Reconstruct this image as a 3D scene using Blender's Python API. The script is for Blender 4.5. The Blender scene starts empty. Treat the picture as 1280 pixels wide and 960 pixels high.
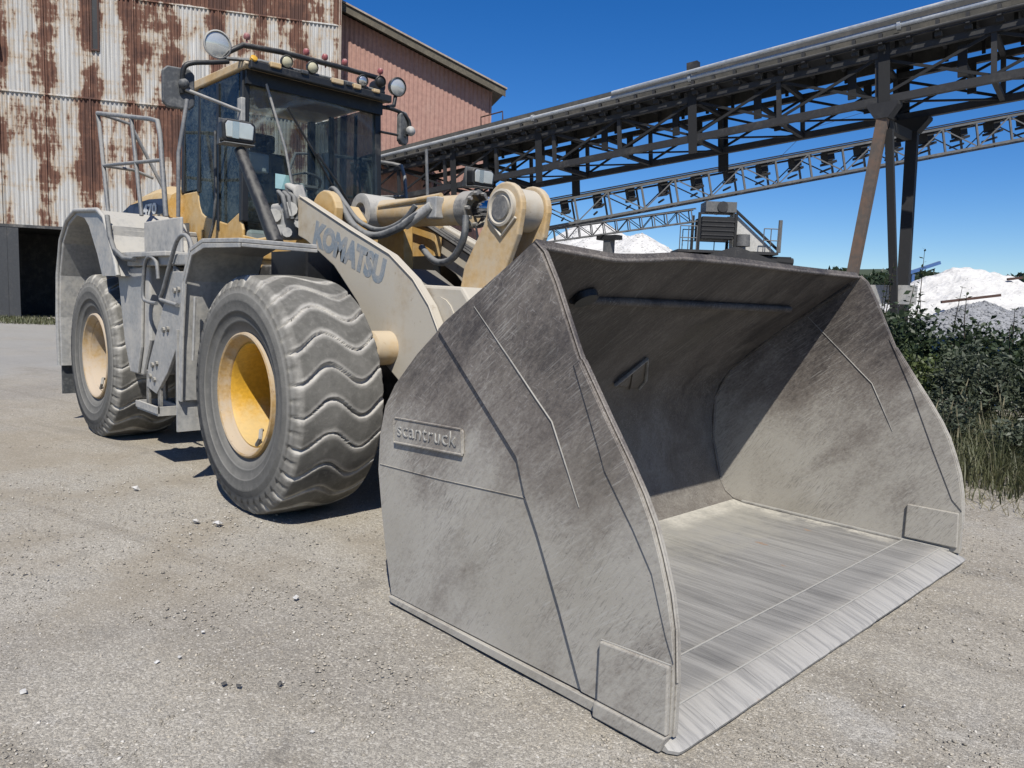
import bpy, bmesh, math, random
import numpy as np
from mathutils import Vector, Matrix, Euler
R = math.radians
random.seed(7); rng = np.random.default_rng(7)
scene = bpy.context.scene
col = scene.collection

# ------------------------------------------------------------------ camera
cam_data = bpy.data.cameras.new('camera')
cam = bpy.data.objects.new('camera', cam_data); col.objects.link(cam)
yaw, pitch, roll = R(136.0808), R(-6.2099), R(2.1915)
fw = Vector((math.cos(pitch)*math.cos(yaw), math.cos(pitch)*math.sin(yaw), math.sin(pitch)))
rt = fw.cross(Vector((0, 0, 1))).normalized(); up = rt.cross(fw)
r2 = math.cos(roll)*rt + math.sin(roll)*up; u2 = -math.sin(roll)*rt + math.cos(roll)*up
m3 = Matrix((r2, u2, -fw)).transposed()
cam.matrix_world = Matrix.Translation((4.937, -3.6673, 1.5033)) @ m3.to_4x4()
cam_data.sensor_width = 36; cam_data.lens = 36*942.73/1280
cam_data.clip_start = .05; cam_data.clip_end = 3000
scene.camera = cam

# ------------------------------------------------------------------ sky, sun, exposure
to_sun = Vector((0.60, -0.50, 1.0)).normalized()
elev = math.asin(to_sun.z); azi = math.atan2(to_sun.y, to_sun.x)
world = bpy.data.worlds.new('World'); scene.world = world; world.use_nodes = True
wn = world.node_tree.nodes; wl = world.node_tree.links
sky = wn.new('ShaderNodeTexSky'); sky.sky_type = 'NISHITA'; sky.sun_disc = False
sky.sun_elevation = elev; sky.sun_rotation = math.pi/2 - azi
sky.air_density = 1.0; sky.dust_density = 0.1; sky.ozone_density = 6.0; sky.altitude = 600
hsv = wn.new('ShaderNodeHueSaturation'); hsv.inputs['Saturation'].default_value = 1.30; hsv.inputs['Hue'].default_value = .510; hsv.inputs['Value'].default_value = .92
wl.new(sky.outputs[0], hsv.inputs['Color']); wl.new(hsv.outputs[0], wn['Background'].inputs[0]); wn['Background'].inputs[1].default_value = 0.094
sun_data = bpy.data.lights.new('sun', 'SUN'); sun_data.energy = 5.0; sun_data.angle = R(.53)
sun_data.color = (1.0, .95, .86)
sun = bpy.data.objects.new('sun', sun_data); col.objects.link(sun)
sun.rotation_euler = to_sun.to_track_quat('Z', 'Y').to_euler()
scene.view_settings.view_transform = 'Standard'; scene.view_settings.look = 'None'
scene.view_settings.exposure = 0.36; scene.view_settings.gamma = 1.0
scene.view_settings.use_curve_mapping = False

# ------------------------------------------------------------------ mesh helpers
class MB:
    def __init__(s): s.v = []; s.f = []
    def add(s, vs, fs):
        o = len(s.v); s.v += [tuple(v) for v in vs]; s.f += [tuple(i+o for i in f) for f in fs]; return s
    def box(s, lo, hi, rot=None, piv=None):
        x0, y0, z0 = lo; x1, y1, z1 = hi
        vs = [Vector(p) for p in ((x0,y0,z0),(x1,y0,z0),(x1,y1,z0),(x0,y1,z0),(x0,y0,z1),(x1,y0,z1),(x1,y1,z1),(x0,y1,z1))]
        if rot is not None:
            p = Vector(piv) if piv is not None else (vs[0]+vs[6])/2
            M_ = Euler(rot).to_matrix(); vs = [M_ @ (v-p) + p for v in vs]
        return s.add(vs, [(0,3,2,1),(4,5,6,7),(0,1,5,4),(1,2,6,5),(2,3,7,6),(3,0,4,7)])
    def beam(s, p, q, w, h, upv=(0,0,1)):
        p = Vector(p); q = Vector(q); d = (q-p).normalized(); uv = Vector(upv)
        if abs(d.dot(uv)) > .97: uv = Vector((1,0,0)) if abs(d.x) < .9 else Vector((0,1,0))
        a = d.cross(uv).normalized()*w/2; b = a.cross(d).normalized()*h/2
        vs = [p-a-b, p+a-b, p+a+b, p-a+b, q-a-b, q+a-b, q+a+b, q-a+b]
        return s.add(vs, [(0,1,2,3),(7,6,5,4),(0,4,5,1),(1,5,6,2),(2,6,7,3),(3,7,4,0)])
    def prism(s, poly, lo, hi, axis='y'):
        """extrude polygon (u,v): axis y -> (x,z), axis x -> (y,z), axis z -> (x,y)"""
        n = len(poly)
        def P(u, v, t): return {'y': (u, t, v), 'x': (t, u, v), 'z': (u, v, t)}[axis]
        vs = [P(u, v, lo) for u, v in poly] + [P(u, v, hi) for u, v in poly]
        fs = [tuple(range(n)), tuple(range(2*n-1, n-1, -1))] + [(i, i+n, (i+1) % n+n, (i+1) % n) for i in range(n)]
        return s.add(vs, fs)
    def tube(s, path, r, n=8, cap=True):
        path = [Vector(p) for p in path]; rs = r if isinstance(r, (list, tuple)) else [r]*len(path)
        vs = []; prev = None
        for i, p in enumerate(path):
            d = (path[min(i+1, len(path)-1)] - path[max(i-1, 0)]).normalized()
            if prev is None: a = d.orthogonal().normalized()
            else:
                a = prev - d*prev.dot(d); a = a.normalized() if a.length > 1e-6 else d.orthogonal().normalized()
            prev = a; b = d.cross(a)
            vs += [p + (a*math.cos(2*math.pi*k/n) + b*math.sin(2*math.pi*k/n))*rs[i] for k in range(n)]
        fs = [(i*n+k, i*n+(k+1) % n, (i+1)*n+(k+1) % n, (i+1)*n+k) for i in range(len(path)-1) for k in range(n)]
        if cap: fs += [tuple(range(n-1, -1, -1)), tuple((len(path)-1)*n+k for k in range(n))]
        return s.add(vs, fs)
    def cyl(s, p, q, r, n=24): return s.tube([p, q], r, n)
    def lathe(s, prof, c=(0,0,0), axis=(0,1,0), n=48, closed=False):
        """prof: list of (along, radius)"""
        ax = Vector(axis).normalized(); a = ax.orthogonal().normalized(); b = ax.cross(a); c = Vector(c)
        vs = [c + ax*t + (a*math.cos(2*math.pi*k/n) + b*math.sin(2*math.pi*k/n))*r for t, r in prof for k in range(n)]
        m = len(prof); fs = []
        for i in range(m if closed else m-1):
            j = (i+1) % m
            fs += [(i*n+k, i*n+(k+1) % n, j*n+(k+1) % n, j*n+k) for k in range(n)]
        return s.add(vs, fs)
    def sphere(s, c, r, n=12, m=8, sc=(1,1,1)):
        c = Vector(c); vs = []
        for i in range(m+1):
            t = math.pi*i/m
            for k in range(n):
                a = 2*math.pi*k/n
                vs.append(c+Vector((r*sc[0]*math.sin(t)*math.cos(a), r*sc[1]*math.sin(t)*math.sin(a), r*sc[2]*math.cos(t))))
        return s.add(vs, [(i*n+k, i*n+(k+1) % n, (i+1)*n+(k+1) % n, (i+1)*n+k) for i in range(m) for k in range(n)])
    def grid(s, rows):
        """rows: list of equally long point lists"""
        n = len(rows[0]); vs = [p for r_ in rows for p in r_]
        return s.add(vs, [(i*n+k, i*n+k+1, (i+1)*n+k+1, (i+1)*n+k) for i in range(len(rows)-1) for k in range(n-1)])
    def mesh(s, name):
        me = bpy.data.meshes.new(name); me.from_pydata(s.v, [], s.f); me.update()
        bm = bmesh.new(); bm.from_mesh(me); bmesh.ops.remove_doubles(bm, verts=bm.verts, dist=1e-5)
        bmesh.ops.recalc_face_normals(bm, faces=bm.faces); bm.to_mesh(me); bm.free(); return me
    def build(s, name, mat, parent=None, smooth=None, bevel=0, seg=2):
        return link(name, s.mesh(name), mat, parent, smooth, bevel, seg)

def link(name, me, mat, parent=None, smooth=None, bevel=0, seg=2):
    o = bpy.data.objects.new(name, me); col.objects.link(o)
    if mat is not None and not me.materials: me.materials.append(mat)
    if parent is not None: o.parent = parent
    if smooth is not None: 
        me.polygons.foreach_set('use_smooth', [True]*len(me.polygons))
        if smooth < 180:
            bm = bmesh.new(); bm.from_mesh(me); lim = R(smooth)
            for e in bm.edges:
                if len(e.link_faces) == 2 and e.calc_face_angle(0) > lim: e.smooth = False
            bm.to_mesh(me); bm.free()
    if bevel:
        b = o.modifiers.new('bevel', 'BEVEL'); b.width = bevel; b.segments = seg; b.limit_method = 'ANGLE'; b.angle_limit = R(35)
        b.harden_normals = False
    return o
def thing(name, label, cat, loc=(0,0,0), rot=(0,0,0), group=None):
    o = bpy.data.objects.new(name, None); col.objects.link(o); o.location = loc; o.rotation_euler = rot
    o.empty_display_size = .2
    return tag(o, label, cat, group)
def tag(o, label=None, cat=None, group=None, kind=None):
    if label: o['label'] = label
    if cat: o['category'] = cat
    if group: o['group'] = group
    if kind: o['kind'] = kind
    return o
def part(name, parent, loc=(0,0,0), rot=(0,0,0)):
    o = bpy.data.objects.new(name, None); col.objects.link(o); o.location = loc; o.rotation_euler = rot; o.parent = parent
    o.empty_display_size = .1
    return o
def smooth(path, k=6):
    P = [Vector(p) for p in path]; out = []
    for i in range(len(P)-1):
        a, b, c, d = P[max(i-1, 0)], P[i], P[i+1], P[min(i+2, len(P)-1)]
        for j in range(k):
            t = j/k; out.append(.5*((2*b)+(c-a)*t+(2*a-5*b+4*c-d)*t*t+(3*b-a-3*c+d)*t**3))
    return out+[P[-1]]
def text_mesh(body, size, offset=0.0, extrude=.002, spacing=1.0):
    cu = bpy.data.curves.new('lettering', 'FONT'); cu.body = body; cu.size = size; cu.extrude = extrude
    cu.offset = offset; cu.space_character = spacing; cu.resolution_u = 3
    ob = bpy.data.objects.new('tmp', cu); col.objects.link(ob)
    bpy.context.view_layer.update()
    me = bpy.data.meshes.new_from_object(ob.evaluated_get(bpy.context.evaluated_depsgraph_get()))
    bpy.data.objects.remove(ob); me.materials.clear(); return me

# ------------------------------------------------------------------ materials
ALB = .70      # overall albedo level, set with the exposure
class NT:
    def __init__(s, name):
        s.m = bpy.data.materials.new(name); s.m.use_nodes = True; s.t = s.m.node_tree
        s.t.nodes.clear(); s.out = s.n('ShaderNodeOutputMaterial'); s.b = s.n('ShaderNodeBsdfPrincipled')
        s.l(s.b.outputs[0], s.out.inputs[0]); s._tc = None
    def n(s, t, **k):
        nd = s.t.nodes.new(t)
        for a, v in k.items(): setattr(nd, a, v)
        return nd
    def l(s, a, b): s.t.links.new(a, b)
    def _in(s, sock, v):
        if hasattr(v, 'is_linked') or isinstance(v, bpy.types.NodeSocket): s.l(v, sock)
        else: sock.default_value = v
    def obj(s, ref=None):
        tc = s.n('ShaderNodeTexCoord')
        if ref is not None: tc.object = ref
        return tc.outputs['Object']
    def pos(s): return s.n('ShaderNodeNewGeometry').outputs['Position']
    def nor(s): return s.n('ShaderNodeNewGeometry').outputs['Normal']
    def map(s, v, scale=(1,1,1), rot=(0,0,0), loc=(0,0,0)):
        m = s.n('ShaderNodeMapping'); s.l(v, m.inputs[0]); m.inputs['Scale'].default_value = scale
        m.inputs['Rotation'].default_value = rot; m.inputs['Location'].default_value = loc; return m.outputs[0]
    def noise(s, v, scale=5, detail=4, rough=.55, dist=0):
        t = s.n('ShaderNodeTexNoise'); s.l(v, t.inputs['Vector']); t.inputs['Scale'].default_value = scale
        t.inputs['Detail'].default_value = detail; t.inputs['Roughness'].default_value = rough
        t.inputs['Distortion'].default_value = dist; return t.outputs[0]
    def vor(s, v, scale=5, feature='F1', out=0):
        t = s.n('ShaderNodeTexVoronoi', feature=feature); s.l(v, t.inputs['Vector']); t.inputs['Scale'].default_value = scale
        return t.outputs[out]
    def ramp(s, v, a, b, c0=0.0, c1=1.0, smooth=True):
        m = s.n('ShaderNodeMapRange'); m.interpolation_type = 'SMOOTHSTEP' if smooth else 'LINEAR'
        s.l(v, m.inputs[0]); m.inputs[1].default_value = a; m.inputs[2].default_value = b
        m.inputs[3].default_value = c0; m.inputs[4].default_value = c1; return m.outputs[0]
    def math(s, op, a, b=0.0, c=None):
        m = s.n('ShaderNodeMath', operation=op); s._in(m.inputs[0], a); s._in(m.inputs[1], b)
        if c is not None: s._in(m.inputs[2], c)
        return m.outputs[0]
    def sep(s, v):
        m = s.n('ShaderNodeSeparateXYZ'); s.l(v, m.inputs[0]); return m.outputs
    def mix(s, f, a, b, mode='MIX'):
        m = s.n('ShaderNodeMix', data_type='RGBA', blend_type=mode); s._in(m.inputs[0], f)
        for sock, v in ((m.inputs[6], a), (m.inputs[7], b)):
            if isinstance(v, (tuple, list)): sock.default_value = (*v[:3], 1)
            else: s.l(v, sock)
        return m.outputs[2]
    def bump(s, h, strength=.3, dist=.01):
        b = s.n('ShaderNodeBump'); b.inputs['Strength'].default_value = strength; b.inputs['Distance'].default_value = dist
        s.l(h, b.inputs['Height']); s.l(b.outputs[0], s.b.inputs['Normal']); return b
    def set(s, color=None, rough=None, metal=None, **k):
        for nm, v in (('Base Color', color), ('Roughness', rough), ('Metallic', metal)):
            if v is None: continue
            if isinstance(v, (tuple, list)): s.b.inputs[nm].default_value = (*v[:3], 1)
            elif nm == 'Base Color': s.l(s.mix(1.0, v, (ALB, ALB, ALB), 'MULTIPLY'), s.b.inputs[nm])
            else: s._in(s.b.inputs[nm], v)
        for nm, v in k.items(): s._in(s.b.inputs[nm.replace('_', ' ')], v)
        return s.m

DUST = (.37, .345, .30)
def dusty(name, base, rough=.6, metal=0., dust=.35, dcol=DUST, scale=3., var=.12, spot=None, settle=.25, bumps=.12):
    """paint or metal with uneven colour, settled dust and fine grime"""
    t = NT(name); o = t.obj(); p = t.pos()
    nz = t.sep(t.nor())[2]
    a = t.noise(p, scale, 8, .62); b = t.noise(p, scale*7, 5, .6); c = t.noise(t.map(p, (14, 14, 1.4)), 1.5, 5, .6)
    lo = tuple(x*(1-var) for x in base); hi = tuple(min(1, x*(1+var)) for x in base)
    colr = t.mix(t.ramp(b, .3, .7), lo, hi)
    d = t.math('ADD', t.math('MULTIPLY', a, .62), t.math('MULTIPLY', t.math('ADD', t.math('MULTIPLY', b, .6), t.math('MULTIPLY', c, .4)), .38))
    d = t.math('ADD', d, t.math('MULTIPLY', t.ramp(nz, 0, 1), settle))
    th = .72 - dust*.45
    f = t.ramp(d, th-.11, th+.15)
    f = t.math('MULTIPLY', f, min(1, .45+dust))
    colr = t.mix(f, colr, dcol)
    if spot: colr = t.mix(t.math('MULTIPLY', t.ramp(t.noise(p, scale*4.3, 6, .7), .61, .70), .7), colr, spot)
    rr = t.math('MULTIPLY_ADD', f, .9-rough, rough)
    if bumps: t.bump(t.math('ADD', b, t.math('MULTIPLY', t.noise(p, 60, 3), .5)), bumps, .008)
    mt = t.math('MULTIPLY', t.math('SUBTRACT', 1.0, f), metal)
    return t.set(colr, rr, mt)
def plain(name, base, rough=.5, metal=0., **k):
    t = NT(name); p = t.obj(); n = t.noise(p, 12, 4)
    return t.set(t.mix(n, tuple(x*.85 for x in base), tuple(min(1, x*1.15) for x in base)), rough, metal, **k)

YEL = (.62, .36, .08); 
mt_yellow = dusty('dusty_yellow_paint', (.62, .37, .10), .5, 0, .48, (.60, .46, .27), 2.5)
mt_cream = dusty('dust_faded_yellow_paint', (.62, .42, .19), .6, 0, .55, (.58, .48, .34), 3.2, settle=.15, spot=(.34, .24, .14))
mt_boom = dusty('dusty_boom_paint', (.50, .40, .27), .7, 0, .74, (.56, .515, .43), 2.2, settle=.1, spot=(.30, .24, .17))
mt_grey = dusty('dusty_grey_paint', (.33, .335, .33), .55, .1, .60, (.50, .485, .45), 3.0, spot=(.30, .285, .26))
mt_galv = dusty('bare_grey_fender_steel', (.40, .40, .39), .5, .2, .45, (.52, .50, .455), 4.0, settle=.2, spot=(.27, .255, .23))
mt_dark = dusty('black_machine_paint', (.016, .017, .018), .5, 0, .18, (.20, .19, .17), 4.0, settle=.2)
mt_frame = dusty('dusty_dark_frame', (.055, .055, .055), .6, 0, .35, (.26, .245, .22), 3.0)
mt_hose = dusty('dusty_hydraulic_hose', (.06, .065, .07), .55, 0, .35, (.28, .28, .27), 6.0)
mt_chrome = plain('chromed_rod', (.62, .64, .68), .08, 1.)
mt_lens = plain('lamp_lens_glass', (.66, .68, .66), .12, .35)
mt_reflector = plain('lamp_reflector', (.75, .75, .72), .18, .8)
mt_amber = plain('cream_lamp_lens', (.62, .58, .40), .2)
mt_red = dusty('faded_red_lens', (.36, .10, .10), .4, 0, .3, (.42, .30, .27), 9.)
mt_rim = dusty('yellow_rim_paint', (.68, .38, .035), .45, 0, .20, (.58, .47, .26), 5.0, settle=.35, spot=None)
mt_ring = dusty('scuffed_rim_flange', (.52, .33, .12), .5, .1, .42, (.50, .42, .32), 6.0, spot=(.20, .10, .06))
mt_navy = plain('navy_decal', (.02, .03, .075), .5)
mt_white = plain('white_decal', (.72, .72, .70), .5)
mt_blue_txt = dusty('faded_blue_lettering', (.25, .30, .345), .7, 0, .45, (.44, .42, .38), 9., settle=.0, bumps=0)
mt_seat = plain('black_cab_interior', (.05, .054, .056), .7)
mt_int = plain('grey_cab_interior', (.30, .33, .33), .6)
mt_paper = plain('pale_blue_notice', (.42, .66, .68), .6)
mt_ringdusty = dusty('dust_caked_rear_rim', (.50, .33, .13), .6, 0, .55, (.52, .43, .33), 5.)
mt_bolt = dusty('dusty_bolt_steel', (.25, .24, .22), .5, .5, .4, (.42, .40, .36), 9.)

def rubber():
    t = NT('dusty_tyre_rubber'); p = t.obj()
    at = t.n('ShaderNodeAttribute'); at.attribute_name = 'groove'
    g = t.sep(at.outputs['Vector'])
    a = t.noise(p, 4, 8, .6); b = t.noise(p, 22, 6, .65)
    ah = t.noise(t.map(p, (1, 1, 1), loc=(3, 1, 2)), 9, 8, .7); a = t.math('ADD', t.math('MULTIPLY', a, .5), t.math('MULTIPLY', ah, .5))
    c = t.mix(t.ramp(a, .3, .7), (.115, .112, .102), (.21, .203, .185))
    c = t.mix(t.math('MULTIPLY', t.ramp(b, .48, .72), .4), c, (.29, .28, .255))
    dm = t.math('MULTIPLY', g[0], t.ramp(t.math('ADD', a, t.math('MULTIPLY', b, .5)), .45, .95, .35, 1.))
    c = t.mix(dm, c, (.60, .575, .525))
    c = t.mix(t.math('MULTIPLY', g[1], .38), c, (.15, .152, .152))
    c = t.mix(t.math('MULTIPLY', g[2], .6), c, (.30, .293, .275))
    t.bump(t.math('ADD', b, t.math('ADD', ah, t.noise(p, 90, 3))), .35, .006)
    return t.set(c, .95, Specular_IOR_Level=.12)
mt_rubber = rubber()

def glass(name, tint, dustf, pivot=None, rad=.6):
    t = NT(name); t.t.nodes.remove(t.b)
    tr = t.n('ShaderNodeBsdfTransparent'); tr.inputs[0].default_value = (*tint, 1)
    gl = t.n('ShaderNodeBsdfGlossy'); gl.inputs['Roughness'].default_value = .04; gl.inputs[0].default_value = (.62, .66, .68, 1)
    lw = t.n('ShaderNodeLayerWeight'); lw.inputs[0].default_value = .5; fz = t.math('MULTIPLY_ADD', t.math('POWER', lw.outputs['Facing'], 4.0), .55, .035)
    m1 = t.n('ShaderNodeMixShader'); t.l(fz, m1.inputs[0]); t.l(tr.outputs[0], m1.inputs[1]); t.l(gl.outputs[0], m1.inputs[2])
    df = t.n('ShaderNodeBsdfDiffuse'); df.inputs[0].default_value = (.34, .40, .385, 1)
    p = t.pos(); n = t.math('ADD', t.math('MULTIPLY', t.noise(p, 5, 8, .7), .6), t.math('MULTIPLY', t.noise(p, 45, 4, .6), .4))
    f = t.math('MULTIPLY', t.ramp(n, .36, .66), dustf)
    if pivot:
        d = t.n('ShaderNodeVectorMath', operation='DISTANCE'); t.l(p, d.inputs[0]); d.inputs[1].default_value = pivot
        dd = d.outputs['Value']
        clear = t.ramp(dd, rad-.02, rad+.02, .22, 1.)
        edge = t.math('MULTIPLY', t.ramp(dd, rad-.03, rad+.01), t.ramp(dd, rad+.01, rad+.05, 1., 0.))
        f = t.math('ADD', t.math('MULTIPLY', f, clear), t.math('MULTIPLY', edge, .16))
        f = t.math('ADD', f, t.math('MULTIPLY', t.ramp(t.noise(p, 140, 2), .66, .72), .22))
    m2 = t.n('ShaderNodeMixShader'); t.l(f, m2.inputs[0]); t.l(m1.outputs[0], m2.inputs[1]); t.l(df.outputs[0], m2.inputs[2])
    t.l(m2.outputs[0], t.out.inputs[0]); return t.m
mt_rail = dusty('grey_rail_paint', (.20, .205, .21), .5, .2, .4, (.34, .335, .32), 5.)
mt_screen = glass('dusty_windscreen_glass', (.80, .86, .85), .24, (-1.62, .12, 2.35), .93)
mt_side = glass('tinted_side_glass', (.34, .37, .37), .16)

def steel(name, wear=.5, floor=False, dark=1.):
    """worn bucket steel: scratches, abraded bright areas, pale stone dust"""
    t = NT(name); p = t.pos(); x, y, z = t.sep(p)
    big = t.noise(p, 1.3, 6, .6); mid = t.noise(p, 5.5, 8, .68); fine = t.noise(p, 38, 5, .65)
    if floor:
        s1 = t.noise(t.map(p, (.9, 16, 4)), 2.2, 7, .62); s2 = t.noise(t.map(p, (1.6, 60, 6)), 2.4, 5, .6)
        s3 = t.noise(t.map(p, (.35, 3.2, 1)), 1.6, 4, .5)
        v = t.math('ADD', t.math('MULTIPLY', s1, .4), t.math('ADD', t.math('MULTIPLY', s2, .2), t.math('MULTIPLY', s3, .4)))
        c = t.mix(t.ramp(v, .32, .66), (.17, .168, .166), (.39, .382, .365))
        backd = t.ramp(t.math('ADD', x, t.math('MULTIPLY', t.math('SUBTRACT', mid, .5), -1.6)), 2.15, 2.9, 1., 0.)
        c = t.mix(t.math('MULTIPLY', backd, .75), c, (.40, .385, .34))
        lip = t.ramp(t.math('ADD', x, t.math('MULTIPLY', s2, -.10)), 3.36, 3.48)
        c = t.mix(t.math('MULTIPLY', lip, t.ramp(s1, .35, .6, .35, .95)), c, (.47, .455, .425))
        c = t.mix(t.math('MULTIPLY', t.ramp(t.noise(t.map(p, (2, 3, 1), loc=(3.1, 7.7, 0)), 1.7, 3), .70, .74), .6), c, (.38, .22, .12))
        gq = t.map(p, (1, 1, 1), rot=(0, 0, R(4))); g1 = t.ramp(t.noise(t.map(gq, (1.1, 150, 4)), 1.6, 2, .5), .64, .70); g2 = t.ramp(t.noise(t.map(gq, (.8, 110, 4), loc=(3, 5, 0)), 1.5, 2, .5), .66, .71)
        c = t.mix(t.math('MULTIPLY', g1, .5), c, (.55, .55, .54)); c = t.mix(t.math('MULTIPLY', g2, .55), c, (.07, .07, .07))
        ay = t.math('ABSOLUTE', y); ck = t.ramp(t.math('ADD', ay, t.math('MULTIPLY', t.math('SUBTRACT', mid, .5), .5)), 1.38, 1.52)
        ck = t.math('MAXIMUM', ck, t.ramp(t.math('ADD', x, t.math('MULTIPLY', t.math('SUBTRACT', mid, .5), -.9)), 2.0, 2.30, 1., 0.))
        ck = t.math('MULTIPLY', ck, t.ramp(x, 3.1, 3.35, 1., .0))
        c = t.mix(t.math('MULTIPLY', ck, t.ramp(fine, .35, .6, .4, .9)), c, (.62, .595, .53))
        t.bump(t.math('ADD', t.math('SUBTRACT', s2, t.math('MULTIPLY', g2, .6)), t.math('MULTIPLY', fine, .5)), .3, .006)
        return t.set(c, t.ramp(v, .3, .7, .52, .70), 0.0)
    def streak(rot, sc, k, det=5, dist=.0, rgh=.65):
        q = t.map(p, (1, 1, 1), rot=rot); return t.noise(t.map(q, sc), k, det, rgh, dist)
    br = streak((R(30), R(52), 0), (1.5, 20, 24), 3.0, 5, .35, .70)         # smeared abrasion strokes
    br2 = streak((R(-35), R(28), R(12)), (1.8, 26, 30), 3.4, 4, .3, .70)
    l1 = streak((0, R(38), R(20)), (1.0, 40, 46), 2.2, 2); l2 = streak((R(20), R(-25), 0), (1.3, 52, 60), 2.0, 2); l3 = streak((R(50), R(68), R(40)), (1.1, 44, 60), 1.8, 2)
    blotch = t.noise(t.map(t.map(p, (1, 1, 1), rot=(0, R(48), 0)), (1, 2.2, 2.6)), 1.5, 8, .64, .4)
    low = t.ramp(t.math('ADD', z, t.math('MULTIPLY', t.math('SUBTRACT', big, .5), 1.1)), .35, 1.45, 1., 0.)
    v = t.math('ADD', t.math('MULTIPLY', br, .22), t.math('ADD', t.math('MULTIPLY', br2, .18), t.math('MULTIPLY', blotch, .48)))
    v = t.math('ADD', v, t.math('MULTIPLY', fine, .12))
    v2 = t.math('ADD', v, t.math('MULTIPLY', low, .46*wear))
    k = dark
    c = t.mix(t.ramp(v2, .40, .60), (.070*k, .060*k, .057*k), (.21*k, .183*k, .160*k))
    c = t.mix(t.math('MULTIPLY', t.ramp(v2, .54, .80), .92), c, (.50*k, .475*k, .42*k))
    c = t.mix(t.math('MULTIPLY', t.ramp(t.noise(p, .9, 4, .5), .5, .68), .30), c, (.27*k, .24*k, .18*k))
    ln = t.math('MAXIMUM', t.ramp(l1, .62, .70), t.math('MAXIMUM', t.ramp(l2, .63, .71), t.ramp(l3, .64, .72)))
    c = t.mix(t.math('MULTIPLY', ln, t.ramp(blotch, .38, .60, .05, .55)), c, (.45*k, .42*k, .395*k))
    dk = t.ramp(streak((0, R(12), R(35)), (1.0, 46, 38), 2.4, 2), .66, .74)
    c = t.mix(t.math('MULTIPLY', dk, .45), c, (.08, .072, .068))
    d2 = t.ramp(streak((R(15), R(57), R(8)), (1.0, 62, 70), 2.6, 3, .2), .52, .66); msk = t.ramp(t.noise(t.map(p, (1, 1, 1), loc=(5, 2, 8)), 2.1, 5, .65), .40, .66, .08, .62)
    c = t.mix(t.math('MULTIPLY', d2, msk), c, (.13*k, .12*k, .11*k))
    d3 = t.ramp(streak((R(-20), R(35), R(-15)), (1.0, 50, 64), 2.2, 3, .2), .53, .66); c = t.mix(t.math('MULTIPLY', d3, t.math('MULTIPLY', msk, .75)), c, (.58*k, .56*k, .515*k))
    t.bump(t.math('ADD', t.math('MULTIPLY', br, 1.0), t.math('ADD', t.math('MULTIPLY', fine, .6), blotch)), .22, .006)
    return t.set(c, t.ramp(v, .35, .7, .58, .82), t.ramp(v2, .42, .62, .12, .0))
mt_bucket = steel('worn_bucket_steel', .55)
mt_inner = steel('bucket_inside_steel', .30, dark=.62)  # dark polished steel, dimmed as well to deepen the bucket's shade
mt_floor = steel('scoured_bucket_floor_steel', floor=True)
mt_edge = dusty('bare_worn_steel_edge', (.36, .36, .36), .45, .4, .6, (.47, .46, .43), 7.)
mt_weld = dusty('dusty_weld_bead', (.22, .21, .20), .6, .1, .5, (.40, .39, .36), 12.)
mt_letter = dusty('dusty_raised_letters', (.30, .29, .27), .7, 0, .6, (.44, .43, .40), 12.)

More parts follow.
